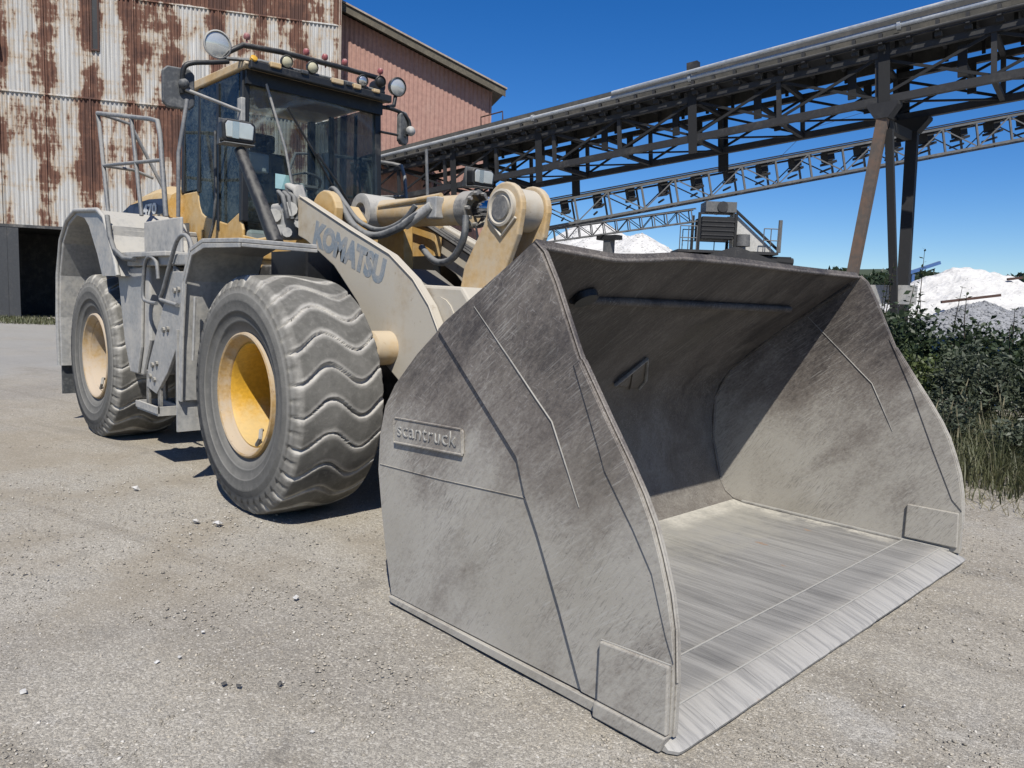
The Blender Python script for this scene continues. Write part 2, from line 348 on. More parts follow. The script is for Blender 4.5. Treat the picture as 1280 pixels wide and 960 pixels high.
# ================================================================== GROUND
def ground_mat():
    t = NT('dry_gravel_yard'); p = t.pos(); x, y, z = t.sep(p)
    big = t.noise(p, .22, 5, .6); mid = t.noise(p, 1.1, 6, .6); m2 = t.noise(p, 4.5, 6, .65)
    c = t.mix(t.ramp(big, .35, .65), (.57, .51, .41), (.66, .615, .525))
    c = t.mix(t.math('MULTIPLY', t.ramp(mid, .45, .7), .7), c, (.385, .335, .255))
    c = t.mix(t.math('MULTIPLY', t.ramp(m2, .52, .75), .55), c, (.54, .51, .455))
    c = t.mix(t.math('MULTIPLY', t.ramp(t.noise(p, .7, 7, .7), .56, .70), .85), c, (.70, .675, .62))
    c = t.mix(t.math('MULTIPLY', t.ramp(t.noise(p, 2.3, 7, .75), .54, .66), .55), c, (.33, .30, .25))
    c = t.mix(t.math('MULTIPLY', t.ramp(t.noise(t.map(p, (1, 1, 1), loc=(9, 2, 0)), 9, 5, .7), .55, .68), .5), c, (.66, .63, .57))
    c = t.mix(t.math('MULTIPLY', t.ramp(t.noise(t.map(p, (1, 1, 1), rot=(0, 0, R(32))), .5, 5, .6), .50, .66), .55), c, (.43, .40, .355))
    trk = t.noise(t.map(t.map(p, (1, 1, 1), rot=(0, 0, R(-14))), (.12, 2.6, 1)), 1.3, 4, .6); c = t.mix(t.math('MULTIPLY', t.ramp(trk, .55, .66), .45), c, (.56, .525, .455)); c = t.mix(t.math('MULTIPLY', t.ramp(trk, .44, .36), .4), c, (.33, .29, .23))
    # fine stones
    cell = t.n('ShaderNodeTexVoronoi'); t.l(p, cell.inputs['Vector']); cell.inputs['Scale'].default_value = 120
    cell2 = t.n('ShaderNodeTexVoronoi'); t.l(p, cell2.inputs['Vector']); cell2.inputs['Scale'].default_value = 300
    r1 = t.sep(cell.outputs['Color']); r2_ = t.sep(cell2.outputs['Color'])
    sh = t.math('ADD', t.math('MULTIPLY', r1[0], .5), t.math('MULTIPLY', r2_[0], .5))
    c = t.mix(t.ramp(sh, .1, .9, .80, 0., False), c, (.15, .138, .12))
    c = t.mix(t.math('MULTIPLY', t.ramp(r1[1], .88, .94), .6), c, (.74, .70, .62))
    c = t.mix(t.math('MULTIPLY', t.ramp(r2_[1], .82, .9), .55), c, (.17, .165, .155))
    # tarmac remains far left, towards the shed
    far = t.math('MULTIPLY', t.ramp(t.math('ADD', x, t.math('MULTIPLY', mid, 7.)), -9., -4., 1., 0.), t.ramp(big, .35, .55, .25, .75))
    c = t.mix(far, c, (.36, .355, .335))
    c = t.mix(t.math('MULTIPLY', t.math('MULTIPLY', t.ramp(x, -8., -1.5, 0., 1.), t.ramp(x, .5, 2.2, 1., 0.)), t.ramp(mid, .38, .62, .0, .5)), c, (.40, .345, .26))
    # pale stone dust of the working yard beyond the hedge
    wy = t.math('MULTIPLY', t.ramp(t.math('ADD', y, t.math('MULTIPLY', mid, 4.)), 13., 18.), .85)
    c = t.mix(wy, c, (.56, .55, .52))
    h = t.math('ADD', t.math('MULTIPLY', cell.outputs['Distance'], -1.), t.math('MULTIPLY', cell2.outputs['Distance'], -.6))
    t.bump(t.math('ADD', h, t.math('MULTIPLY', m2, .8)), .5, .009)
    return t.set(c, .92)
def ground():
    n = 260
    def axis(c0, inner, outer):
        u = np.linspace(-1, 1, n); return c0 + np.sign(u)*(inner*np.abs(u) + (outer-inner)*np.abs(u)**6)
    xs = axis(1.5, 14, 900); ys = axis(0, 14, 900)
    X, Y = np.meshgrid(xs, ys, indexing='ij')
    def wob(X, Y, s, k):
        a = np.zeros_like(X)
        r_ = np.random.default_rng(k)
        for _ in range(10):
            th = r_.uniform(0, 6.28); f = s*r_.uniform(.6, 1.6); a += np.sin((X*np.cos(th)+Y*np.sin(th))*f + r_.uniform(0, 6.28))
        return a/10
    Z = -.012 + .012*wob(X, Y, 5, 1) + .010*wob(X, Y, 14, 2) + .02*wob(X, Y, .9, 3)
    Z = np.minimum(Z, .004) ; Z = np.where((np.abs(X) > 60) | (np.abs(Y) > 60), -.02, Z)
    v = np.stack([X, Y, Z], -1).reshape(-1, 3)
    i = np.arange(n*n).reshape(n, n)
    f = np.stack([i[:-1, :-1], i[1:, :-1], i[1:, 1:], i[:-1, 1:]], -1).reshape(-1, 4)
    me = bpy.data.meshes.new('ground'); me.from_pydata(v.tolist(), [], f.tolist()); me.update()
    o = link('ground', me, ground_mat(), None, 180); tag(o, kind='structure'); return o
ground()

# ================================================================== RUSTY SHED
S_DIR = Vector((math.cos(R(61.5)), math.sin(R(61.5)), 0))
SHED = thing('corrugated_shed', 'tall rusty white corrugated iron shed with dark doorway behind the loader', 'building', (-33.15, 3.98, 0), (0, 0, R(61.5)))
def rust_mat(ref):
    t = NT('rusting_corrugated_iron'); p = t.obj(ref); x, y, z = t.sep(p)
    # distance to the nearest sheet seam (sheets 1.72 m wide, first seam at .75)
    u = t.math('FRACT', t.math('DIVIDE', t.math('SUBTRACT', x, .75-1.72*8), 1.72))
    seam = t.math('MULTIPLY', t.math('ABSOLUTE', t.math('SUBTRACT', u, .5)), 2.)      # 1 at the seam
    per = t.noise(t.map(p, (.58, 0, .06), loc=(.15, 0, 0)), 1.0, 2, .5)
    n1 = t.noise(t.map(p, (1.1, 1, .42)), 1.0, 7, .62); n2 = t.noise(t.map(p, (3.2, 1, .9)), 1.6, 6, .65); n3 = t.noise(t.map(p, (.5, 1, 5.)), 1.3, 4, .6)
    v = t.math('ADD', t.math('MULTIPLY', n1, .46), t.math('ADD', t.math('MULTIPLY', n2, .30), t.math('MULTIPLY', n3, .16)))
    v = t.math('ADD', v, t.math('MULTIPLY', t.ramp(seam, .20, 1.), .135))
    v = t.math('ADD', v, t.math('MULTIPLY', t.math('SUBTRACT', per, .5), .26))
    top = t.ramp(z, 13.76, 13.80, 0., 2.)
    v = t.math('ADD', v, t.math('MULTIPLY', top, .05)); v = t.math('ADD', v, t.math('MULTIPLY', t.math('SUBTRACT', t.noise(t.map(p, (.55, 1, .50), loc=(4.3, 0, 1.7)), 1.0, 4, .6), .47), .42))
    v = t.math('ADD', v, t.ramp(z, 4.5, 8.5, -.03, .015))
    st = t.noise(t.map(p, (16, 1, .25)), 1.2, 5, .6)
    c = t.mix(t.ramp(st, .33, .66), (.74, .725, .69), (.46, .45, .425))
    c = t.mix(t.math('MULTIPLY', t.ramp(n1, .5, .75), .35), c, (.60, .54, .44))
    c = t.mix(t.math('MULTIPLY', t.ramp(v, .455, .560), .62), c, (.50, .36, .21))
    c = t.mix(t.math('MULTIPLY', t.ramp(v, .535, .585), .96), c, (.175, .076, .048))
    c = t.mix(t.math('MULTIPLY', t.ramp(t.math('ADD', v, t.math('MULTIPLY', n2, .2)), .70, .80), .8), c, (.085, .042, .032))
    return t.set(c, t.ramp(v, .45, .6, .5, .88), 0.)
mt_rust = rust_mat(SHED)
mt_seam = dusty('rust_stained_flashing', (.40, .34, .28), .7, 0, .4, (.24, .14, .09), 3.)
def corr_sheet(w, h_left, h_right, period, amp, z0=0.):
    """a corrugated sheet in the x-z plane, ridges along z, given back depth by a second skin"""
    n = max(4, int(round(w/period)))*8; rows = [[], []]; back = [[], []]
    for k in range(n+1):
        x = w*k/n; ph = (x/period) % 1
        y = -amp*(.5-.5*math.cos(2*math.pi*ph))
        zt = h_left + (h_right-h_left)*k/n
        rows[0].append((x, y, z0)); rows[1].append((x, y, zt)); back[0].append((x, y+.012, z0)); back[1].append((x, y+.012, zt))
    m = MB().grid(rows); m.grid([back[1], back[0]]); m.grid([rows[1], back[1]]); m.grid([back[0], rows[0]])
    return m.mesh('corrugated_sheet')
def shed():
    W = 1.72; per = W/10
    rows = [(3.95, 9.50, 0.0), (9.44, 13.80, -.022), (13.74, 18.2, -.044)]
    for ri, (z0, z1, off) in enumerate(rows):
        me = corr_sheet(W+.10, z1-z0, z1-z0, per, .075)
        for k in range(-3, 7):
            o = link('corrugated_sheet', me, mt_rust, SHED); o.location = (.75+W*k, off - .008*(k % 2), z0)
    me = corr_sheet(W+.10, 4.0, 4.0, per, .045)            # foot of the wall beside the doorway
    for k in range(1, 7):
        o = link('corrugated_sheet', me, mt_rust, SHED); o.location = (1.28+W*(k-1)*.999, .012 - .008*(k % 2), 0)
    # horizontal flashings over the laps
    for z in (9.47, 13.77):
        MB().box((-4.4, -.128, z-.035), (12.75, -.08, z+.03)).build('lap_flashing', mt_rust, SHED)
    for k in range(-2, 7):
        MB().box((.75+W*k-.03, -.122, 3.98), (.75+W*k+.03, -.090, 18.1)).build('seam_strip', mt_rust, SHED)
    # body of the shed behind the cladding
    b = MB(); b.box((1.27, .06, 0), (12.84, 14, 18.1)); b.box((-4.4, .06, 3.95), (1.27, 14, 18.1)); b.box((-4.4, 6, 0), (1.27, 14, 3.95)); b.box((-4.4, .06, 0), (-4.2, 6, 3.95))
    b.build('inner_wall', mt_frame, SHED)
    MB().box((12.80, -.10, 0), (12.92, .3, 18.2)).build('corner_flashing', mt_seam, SHED)
    # sliding door leaf, lintel and the vertical slot above
    d = MB().box((-3.2, -.13, .06), (-.38, -.07, 3.9)).build('sliding_door', mt_door, SHED)
    for k in range(6): MB().box((-3.15+.46*k, -.145, .1), (-3.11+.46*k, -.13, 3.86)).build('door_rib', mt_door, d)
    MB().box((-4.2, -.15, 3.86), (1.4, -.04, 3.98)).build('door_rail', mt_frame, SHED)
    f = MB(); f.box((2.56, -.17, 11.5), (2.63, -.02, 18)); f.box((2.83, -.17, 11.5), (2.90, -.02, 18)); f.box((2.56, -.17, 11.43), (2.90, -.02, 11.5)); f.build('slot_frame', mt_rustdark, SHED)
    MB().box((2.63, -.14, 11.5), (2.83, -.04, 18)).build('slot_panel', mt_dark, SHED)
    MB().tube([(-.9, -.05, 11.3), (-.9, -.5, 11.3), (-1.5, -.6, 11.2)], .07, 8).build('wall_pipe', mt_frame, SHED, 40)
    MB().box((-4.6, -.25, 18.2), (13.1, 14.2, 18.4)).build('roof', mt_seam, SHED)
mt_door = dusty('dark_grey_door', (.045, .048, .052), .6, 0, .2, (.14, .13, .12), 2.)
mt_rustdark = dusty('dark_rusted_steel', (.07, .035, .026), .85, 0, .3, (.12, .065, .045), 4.)
shed()

# ================================================================== PINK GABLE BUILDING
mt_pink = dusty('faded_red_brown_cladding', (.42, .235, .185), .65, 0, .28, (.47, .33, .27), .8, settle=.0, bumps=.03)
mt_roofedge = dusty('weathered_fascia', (.10, .085, .06), .8, 0, .35, (.24, .21, .15), 1.4)
PINK = thing('gabled_building', 'faded red-brown corrugated building with sloping roof edge right of the rusty shed', 'building', tuple(Vector((-33.15, 3.98, 0)) + Vector((-S_DIR.y, S_DIR.x, 0))*2.0), (0, 0, R(61.5)))
def pink():
    x0, x1 = 12.9, 20.52; zt = lambda x: 15.0 - (x-13.03)*(15.2-12.15)/(21.09-13.03)
    n = 7; w = (x1-x0)/n
    for k in range(n):
        a = x0+w*k
        for (za, zb) in ((0, 6.2), (6.16, None)):
            me = corr_sheet(w+.02, (zb if zb else zt(a)), (zb if zb else zt(a+w)), w/5, .035, za)
            o = link('cladding_sheet', me, mt_pink, PINK); o.location = (a, -.004*(k % 2) - (.006 if za else 0), 0)
    MB().prism([(x0, 0), (x1-.02, 0), (x1-.02, zt(x1)-.02), (x0, zt(x0)-.02)], .05, 12).build('inner_wall', mt_pink, PINK)
    MB().box((x1-.03, -.05, 0), (x1+.06, .1, zt(x1))).build('corner_flashing', mt_pink, PINK)
    r = MB().prism([(x0-2, zt(x0-2)+.10), (21.12, zt(21.12)+.08), (21.12, zt(21.12)+.24), (x0-2, zt(x0-2)+.26)], -.75, 12.3).build('roof', mt_roofedge, PINK)
    MB().prism([(x0-2, zt(x0-2)-.12), (21.1, zt(21.1)-.14), (21.1, zt(21.1)+.20), (x0-2, zt(x0-2)+.22)], -.82, -.755).build('fascia_board', mt_roofedge, r)
    MB().prism([(x0-2, zt(x0-2)+.24), (21.16, zt(21.16)+.22), (21.16, zt(21.16)+.30), (x0-2, zt(x0-2)+.32)], -.90, -.70).build('roof_edge_trim', mt_seam, r)
pink()

# ================================================================== CONVEYORS
mt_steel = dusty('weathered_grey_steel', (.028, .028, .030), .7, .1, .26, (.125, .12, .108), 1.2)
mt_steeldk = dusty('dark_weathered_steel', (.010, .0105, .012), .8, 0, .16, (.045, .042, .038), 1.5)
mt_pipe = dusty('galvanised_pipe', (.50, .53, .56), .35, .5, .3, (.50, .50, .48), 1.4)
mt_belt = dusty('grey_conveyor_cover', (.055, .055, .052), .8, 0, .35, (.13, .12, .105), 1.)
mt_legrust = dusty('rust_streaked_leg', (.115, .095, .08), .8, 0, .45, (.21, .12, .075), 1.1)
P0 = Vector((-22.3, 18.14, 6.53)); P1 = Vector((-1.48, 21.19, 8.28))
def conveyor(name, label, p0, p1, t0, t1, bay, W, H, chord, post, diag, mats, phase=0., cross=False):
    d = (p1-p0).normalized(); wv = Vector((-d.y, d.x, 0)).normalized(); n = d.cross(wv)
    rot = Matrix((d, wv, n)).transposed().to_euler()
    T = thing(name, label, 'conveyor', p0, rot)
    mc, mp, mdg = mats
    for y in (0, W):
        MB().box((t0, y-chord/2, -chord*.6), (t1, y+chord/2, chord*.6)).build('bottom_chord', mc, T)
        MB().box((t0, y-chord/2, H-chord*.5), (t1, y+chord/2, H+chord*.5)).build('top_chord', mc, T)
    k = math.ceil((t0-phase)/bay); xs = []
    while phase+k*bay < t1: xs.append(phase+k*bay); k += 1
    pm = MB().box((-post/2, -post*.4, chord*.6+.002), (post/2, post*.4, H-chord*.5-.002)).mesh('post')
    cm = MB().box((-post/2, chord/2+.002, -post/2), (post/2, W-chord/2-.002, post/2)).mesh('cross_beam')
    dm = MB().beam((post*.5, 0, chord*.6), (bay-post*.5, 0, H-chord*.5), diag, diag*.5, (0, 1, 0)).mesh('diagonal')
    dn = MB().beam((post*.5, 0, H-chord*.5), (bay-post*.5, 0, chord*.6), diag, diag*.5, (0, 1, 0)).mesh('diagonal')
    lm = MB().beam((post*.5, chord/2, 0), (bay-post*.5, W-chord/2, 0), diag, diag*.6).mesh('lateral_brace')
    for i, x in enumerate(xs):
        for y in (0, W):
            o = link('post', pm, mp, T); o.location = (x, y, 0)
            if x+bay < t1:
                for q_ in ((dm, dn) if cross else ((dm if i % 2 else dn),)): o = link('diagonal', q_, mdg, T); o.location = (x, y+(.03 if q_ is dn else -.03), 0)
        for z in (-chord*.05, H-.02):
            o = link('cross_beam', cm, mdg, T); o.location = (x, 0, z)
        if x+bay < t1:
            o = link('lateral_brace', lm, mdg, T); o.location = (x, 0, 0)
    return T, xs
def conveyor_main():
    W, H = 2.5, 1.35; t0, t1 = -7.2, 29.
    T, xs = conveyor('belt_conveyor', 'large dark steel conveyor gallery with a pale pipe along it, running to the upper right', P0, P1, t0, t1, 3.0, W, H, .19, .14, .085, (mt_steel, mt_steel, mt_steeldk), -.2, True)
    # belt, side cover, idlers and walkway
    b = MB().box((t0, .35, H+.62), (t1, W-.35, H+.68)).build('belt', mt_steeldk, T)
    MB().prism([(-.18, H+.30), (-.10, H+.30), (-.04, H+.86), (.02, H+.98), (-.06, H+.98)], t0, t1, 'x').build('side_cover', mt_belt, T)
    MB().prism([(W+.05, H+.30), (W+.13, H+.30), (W+.05, H+.98), (W-.02, H+.98)], t0, t1, 'x').build('side_cover', mt_belt, T)
    c = MB().prism([(-.06, H+.985), (.02, H+.985), (W/2, H+1.06), (W-.02, H+.985), (W+.04, H+.985), (W/2, H+1.10)], t0, t1, 'x').build('top_cover', mt_belt, T)
    im = MB().cyl((0, .4, H+.50), (0, W-.4, H+.50), .07, 8); im.box((-.05, .1, H+.12), (.05, .2, H+.6)); im.box((-.05, W-.2, H+.12), (.05, W-.1, H+.6)); im = im.mesh('idler')
    km = MB().box((-.09, -.28, H+.10), (.09, .1, H+.22)); km.box((-.05, -.42, H+.22), (.05, -.30, H+.52)); km = km.mesh('pipe_bracket')
    n = int((t1-t0)/1.0)
    for k in range(n):
        o = link('idler', im, mt_steeldk, T); o.location = (t0+.5+k, 0, 0)
    for k in range(int((t1-t0)/.75)):
        o = link('pipe_bracket', km, mt_steel, T); o.location = (t0+.4+k*.75, 0, 0)
    p = MB(); x = t0
    MB().tube([(t0, -.36, H+.62), (12, -.36, H+.62), (t1, -.36, H+.66)], .085, 12).build('pipe', mt_pipe, T, 40)
    MB().tube([(8.8, -.50, H+.76), (15, -.50, H+.84), (t1, -.46, H+.98)], .07, 10).build('cable_pipe', mt_pipe, T, 40)
    MB().tube([(t0, -.40, H+.33), (t1, -.40, H+.33)], .06, 10).build('cable_tray', mt_steel, T, 40)
    for x in (5.0, 11.8, 18.4, 24.8):
        MB().cyl((x, -.36, H+.62), (x+.1, -.36, H+.62), .135, 12).build('pipe_collar', mt_pipe, T, 40)
    for x in (.4, 5.1, 11.8, 18.):
        MB().box((x-.16, -.13, -.55), (x+.16, -.105, H+.3)).build('hanger_plate', mt_steeldk, T)
        MB().box((x-.2, W+.105, -.75), (x+.2, W+.135, H+.3)).build('hanger_plate', mt_steeldk, T)
    for x in (2.0, 5.0, 8, 11., 14, 17, 20, 23):            # pairs of rollers hanging under the return belt
        m = MB().cyl((x, .3, .75), (x, W-.3, .75), .09, 8); m.box((x-.12, .2, .3), (x+.12, .3, 1.2)); m.box((x-.12, W-.3, .3), (x+.12, W-.2, 1.2)); m.build('return_roller', mt_steeldk, T)
    MB().tube([(2.0, 0, H+1.0), (2.0, 0, H+1.35), (3.2, 0, H+1.35), (3.2, 0, H+1.0)], .03, 6).build('guard_rail', mt_rustdark, T)
    MB().box((11.6, -.1, H+.9), (12.0, .15, H+1.28)).build('junction_box', mt_steel, T)
    return T
conveyor_main()
def trestle():
    d = (P1-P0).normalized(); wv = Vector((-d.y, d.x, 0)).normalized()
    a = P0+d*18.0; b = P0+d*18.35+wv*2.5
    T = thing('conveyor_trestle', 'leaning steel trestle legs carrying the large conveyor behind the bucket', 'support', (a.x, a.y, 0))
    o0 = Vector((a.x, a.y, 0))
    L = lambda p: Vector(p)-o0
    a1 = L(a)-Vector((0, 0, .14)); b1 = L(b)-Vector((0, 0, .14))
    f1, f2, f3 = L((-5.45, 20.9, 0)), L((-4.0, 22.2, 0)), L((-4.15, 22.75, 0))
    MB().beam(a1-Vector((0,0,.3)), f1, .30, .34, wv).build('leg', mt_legrust, T)
    MB().beam(a1+Vector((.12,.2,-.7)), f2+Vector((-.05,0,0)), .22, .22, wv).build('leg', mt_steeldk, T)
    MB().beam(b1-Vector((0,0,.3)), f3, .34, .34, wv).build('leg', mt_steeldk, T)
    MB().beam(a1+Vector((0,.25,-.55)), b1+Vector((0,-.3,-.55)), .2, .3).build('cross_beam', mt_steeldk, T)
    for q, s in ((a1, 1.), (b1, 1.15)):
        m = MB().prism([(-.45*s, .04), (.45*s, .04), (.45*s, -.05), (.2, -.42), (-.2, -.42), (-.45*s, -.05)], -.2, .2)
        o = m.build('head_plate', mt_steeldk if s > 1 else mt_steel, T); o.location = q
    MB().box((-1.9, 1.2, 1.95), (-.55, 1.5, 2.45)).build('beam_block', mt_grey, T)
    MB().box((-.45, 1.15, 1.9), (.95, 1.45, 2.5)).build('beam_block', mt_grey, T)
    MB().beam((-.7, 1.5, .4), (.35, 1.5, 1.9), .28, .12).build('strut', mt_grey, T)
    MB().sphere((-.35, .9, .62), .14).build('round_lamp', mt_lens, T, 180)
trestle()
def conveyor_far():
    a = Vector((-20.79, 22.36, 4.98)); b = Vector((-5.2, 39.37, 10.18))
    T, xs = conveyor('lattice_conveyor', 'slim grey lattice conveyor rising behind the large one', a, b, -4, 27, 1.62, 1.3, 1.15, .09, .09, .055, (mt_far, mt_far, mt_far), .4)
    MB().box((-4, .1, 1.22), (27, 1.2, 1.27)).build('belt', mt_steeldk, T)
    im = MB().box((-.22, .2, .55), (.22, 1.1, .66)); im.box((-.16, .25, .7), (.16, 1.05, 1.18)); im.cyl((-.2, .1, .3), (-.2, 1.2, .3), .05, 6); im = im.mesh('roller_frame')
    for x in xs:
        o = link('roller_frame', im, mt_steeldk, T); o.location = (x-.45, 0, 0)
    MB().tube([(-4, -.05, 1.30), (27, -.05, 1.30)], .03, 6).build('cable', mt_steeldk, T)
    MB().tube([(12, -.05, 1.25), (13.6, .2, 2.3), (19, .2, 2.9)], .012, 4).build('stay_wire', mt_steeldk, T)
mt_far = dusty('grey_lattice_steel', (.125, .127, .127), .65, .1, .3, (.23, .22, .205), 1.)
conveyor_far()
def conveyor_small():
    a = Vector((-37.5, 40.04, 6.30)); b = Vector((-29.37, 48.81, 8.42))
    T, xs = conveyor('stacker_conveyor', 'small distant lattice conveyor feeding the screening plant', a, b, -7, 12.4, 1.0, .9, .95, .08, .08, .06, (mt_far, mt_far, mt_steeldk), 0.)
    MB().box((-7, .1, .98), (12.4, .8, 1.05)).build('belt', mt_steeldk, T)
    p = a + (b-a).normalized()*5.2
    S = thing('conveyor_post', 'single post under the small distant lattice conveyor', 'support', (p.x, p.y, 0))
    MB().box((-.35, -.1, 0), (.35, .5, p.z-.5)).build('column', mt_far, S)
    MB().box((-1.0, -.2, p.z-.5), (1.0, .6, p.z-.15)).build('head_beam', mt_steeldk, S)
conveyor_small()
def plant():
    # screening plant, seen past the bucket's top edge: local x runs to the right in view
    c = Vector((-27.9, 50.2, 0))
    T = thing('screening_plant', 'dark screening plant with rails and a slanting chute above the white heap', 'machine', c, (0, 0, R(46)))
    MB().box((-1.7, -1.2, 7.0), (.8, 1.2, 8.7)).build('screen_box', mt_steeldk, T, bevel=.03)
    for z in (7.25, 7.6, 7.95, 8.3): MB().box((-1.72, -1.26, z), (.82, -1.2, z+.10)).build('screen_rib', mt_steel, T)
    for x in (-1.9, .95):
        for y in (-1.1, 1.1): MB().box((x-.1, y-.1, 0), (x+.1, y+.1, 9.0)).build('column', mt_steeldk, T)
    d = MB().box((-3.5, -1.5, 5.9), (4.3, 1.5, 6.1)).build('deck', mt_steel, T)
    MB().box((-3.6, -1.3, 4.6), (5.4, 1.3, 5.8)).build('hopper', mt_steeldk, T)
    MB().prism([(-2.8, 5.2), (4.8, 5.2), (1.2, 6.4), (.8, 6.4)], -1.6, -1.52).build('hopper_plate', mt_steel, T)
    h = MB().box((-1.4, -.9, 9.1), (1.0, .9, 9.9)).build('head_drum_housing', mt_far, T)
    MB().cyl((-.1, -1.0, 9.5), (-.1, 1.0, 9.5), .42, 14).build('head_drum', mt_steel, T, 40)
    MB().beam((.9, -.6, 9.4), (4.6, -.6, 6.3), .25, .16).build('chute_edge', mt_steeldk, T)
    MB().prism([(.9, 9.2), (4.4, 6.2), (1.0, 6.2)], -.4, .6).build('chute', mt_pale, T)
    MB().tube([(1.6, -1.1, 6.5), (1.6, -1.1, 7.4)], [.55, .5], 12).build('drum_motor', mt_far, T, 40)
    for x0, x1, y in ((-3.4, -2.1, -1.4), (3.1, 4.2, -1.4), (-2.6, 2.6, 1.4)):
        m = MB()
        for x in (x0, (x0+x1)/2, x1): m.tube([(x, y, 6.1), (x, y, 7.9)], .04, 5)
        for z in (7.0, 7.9): m.tube([(x0, y, z), (x1, y, z)], .04, 5)
        m.build('rail', mt_far, T)
    MB().tube([(4.4, -1.2, 6.1), (4.4, -1.2, 8.6)], .16, 8).build('chimney', mt_far, T)
    MB().tube([(3.9, -1, 5.5), (5.6, -1, 5.4)], .35, 10).build('tank', mt_steeldk, T)
mt_pale = dusty('pale_dusty_sheet', (.50, .50, .48), .7, 0, .5, (.62, .61, .58), 1.)
plant()

# ================================================================== STONE HEAPS
def stone_mat(name, a, b, sc):
    t = NT(name); p = t.pos(); n = t.noise(p, sc, 6, .65); v = t.n('ShaderNodeTexVoronoi'); t.l(p, v.inputs['Vector']); v.inputs['Scale'].default_value = sc*2.2
    c = t.mix(t.ramp(n, .35, .65), a, b); c = t.mix(t.math('MULTIPLY', t.sep(v.outputs['Color'])[0], .35), c, tuple(x*.84 for x in a))
    t.bump(t.math('ADD', n, v.outputs['Distance']), .3, .25/sc*2)
    return t.set(c, .9)
mt_chalk = stone_mat('white_crushed_stone', (.66, .65, .625), (.80, .79, .765), 1.1)
mt_greystone = stone_mat('grey_crushed_stone', (.27, .28, .30), (.40, .41, .43), 2.5)
def rocks(n, place, smin, smax, seed, flat=.7):
    """n small angular stones in one mesh; place(rng)->(x,y,z)"""
    r_ = np.random.default_rng(seed)
    base = np.array([(1,0,0),(-1,0,0),(0,1,0),(0,-1,0),(0,0,1),(0,0,-1)], float)
    fb = np.array([(0,2,4),(2,1,4),(1,3,4),(3,0,4),(2,0,5),(1,2,5),(3,1,5),(0,3,5)])
    V = np.zeros((n, 6, 3)); 
    P = place(r_, n)
    s = smin*(smax/smin)**(r_.random(n)**2.2)
    V = base[None]*(s[:, None, None]*(1+r_.uniform(-.35, .35, (n, 6, 1))))*np.array([1, .8, flat])
    a = r_.uniform(0, 6.28, n); ca, sa = np.cos(a), np.sin(a); tl = r_.uniform(-.6, .6, n); ct, st = np.cos(tl), np.sin(tl)
    x = V[..., 0]*ca[:, None]-V[..., 1]*sa[:, None]; y = V[..., 0]*sa[:, None]+V[..., 1]*ca[:, None]; z = V[..., 2]
    y2 = y*ct[:, None]-z*st[:, None]; z2 = y*st[:, None]+z*ct[:, None]
    V = np.stack([x, y2, z2], -1)+P[:, None]
    F = (fb[None]+np.arange(n)[:, None, None]*6).reshape(-1, 3)
    return V.reshape(-1, 3), F, s
def np_mesh(name, V, F):
    me = bpy.data.meshes.new(name); V = np.asarray(V, dtype=np.float32); F = np.asarray(F)
    k = F.shape[1]; me.vertices.add(len(V)); me.vertices.foreach_set('co', V.ravel())
    me.loops.add(F.size); me.loops.foreach_set('vertex_index', F.ravel().astype(np.int32))
    me.polygons.add(len(F)); me.polygons.foreach_set('loop_start', np.arange(0, F.size, k, dtype=np.int32))
    me.update(calc_edges=True); me.validate(); return me
def heap(name, label, peaks, mat, stones, smin, smax, seed, base=0., rough=.5, slope=.62, group=None):
    """heap of loose stone: union of cones at the angle of repose with a rough skin"""
    T = thing(name, label, 'stone heap', (peaks[0][0], peaks[0][1], 0), group=group)
    P = np.array(peaks); x0 = (P[:, 0]-P[:, 2]/slope).min()-1; x1 = (P[:, 0]+P[:, 2]/slope).max()+1
    y0 = (P[:, 1]-P[:, 2]/slope).min()-1; y1 = (P[:, 1]+P[:, 2]/slope).max()+1
    n = 110; X, Y = np.meshgrid(np.linspace(x0, x1, n), np.linspace(y0, y1, n), indexing='ij')
    r_ = np.random.default_rng(seed); ph = r_.uniform(0, 6.28, 8)
    def H(X, Y):
        z = np.full(X.shape, -.3)
        for i, (px, py, h) in enumerate(peaks):
            dx, dy = X-px, Y-py; dd = np.hypot(dx, dy); an = np.arctan2(dy, dx)
            hh = h - slope*(np.sqrt(dd*dd+.35*h*.35*h*.05)-.0)*(1+.07*np.sin(3*an+ph[i % 8])+.05*np.sin(7*an+ph[(i+3) % 8]))
            z = np.maximum(z, hh)
        z = z + np.where(z > 0, rough*(.10*np.sin(X*1.7+ph[0])*np.sin(Y*1.9+ph[1])+.06*np.sin(X*4.1+ph[2]+Y*3.3)), 0)
        return z
    Z = H(X, Y)
    V = np.stack([X-peaks[0][0], Y-peaks[0][1], np.maximum(Z, -.3)+base], -1).reshape(-1, 3)
    i = np.arange(n*n).reshape(n, n); F = np.stack([i[:-1, :-1], i[1:, :-1], i[1:, 1:], i[:-1, 1:]], -1).reshape(-1, 4)
    link('heap_body', np_mesh('heap_body', V, F), mat, T, 180)
    def place(r_, m):
        xx = r_.uniform(x0, x1, m*3); yy = r_.uniform(y0, y1, m*3); zz = H(xx, yy); k = zz > .02
        xx, yy, zz = xx[k][:m], yy[k][:m], zz[k][:m]
        while len(xx) < m: xx, yy, zz = np.concatenate([xx, xx]), np.concatenate([yy, yy]), np.concatenate([zz, zz])
        return np.stack([xx[:m]-peaks[0][0], yy[:m]-peaks[0][1], zz[:m]+base], -1)
    V, F, s = rocks(stones, place, smin, smax, seed+1)
    o = link('loose_stones', np_mesh('loose_stones', V, F), mat, T); tag(o, kind='stuff')
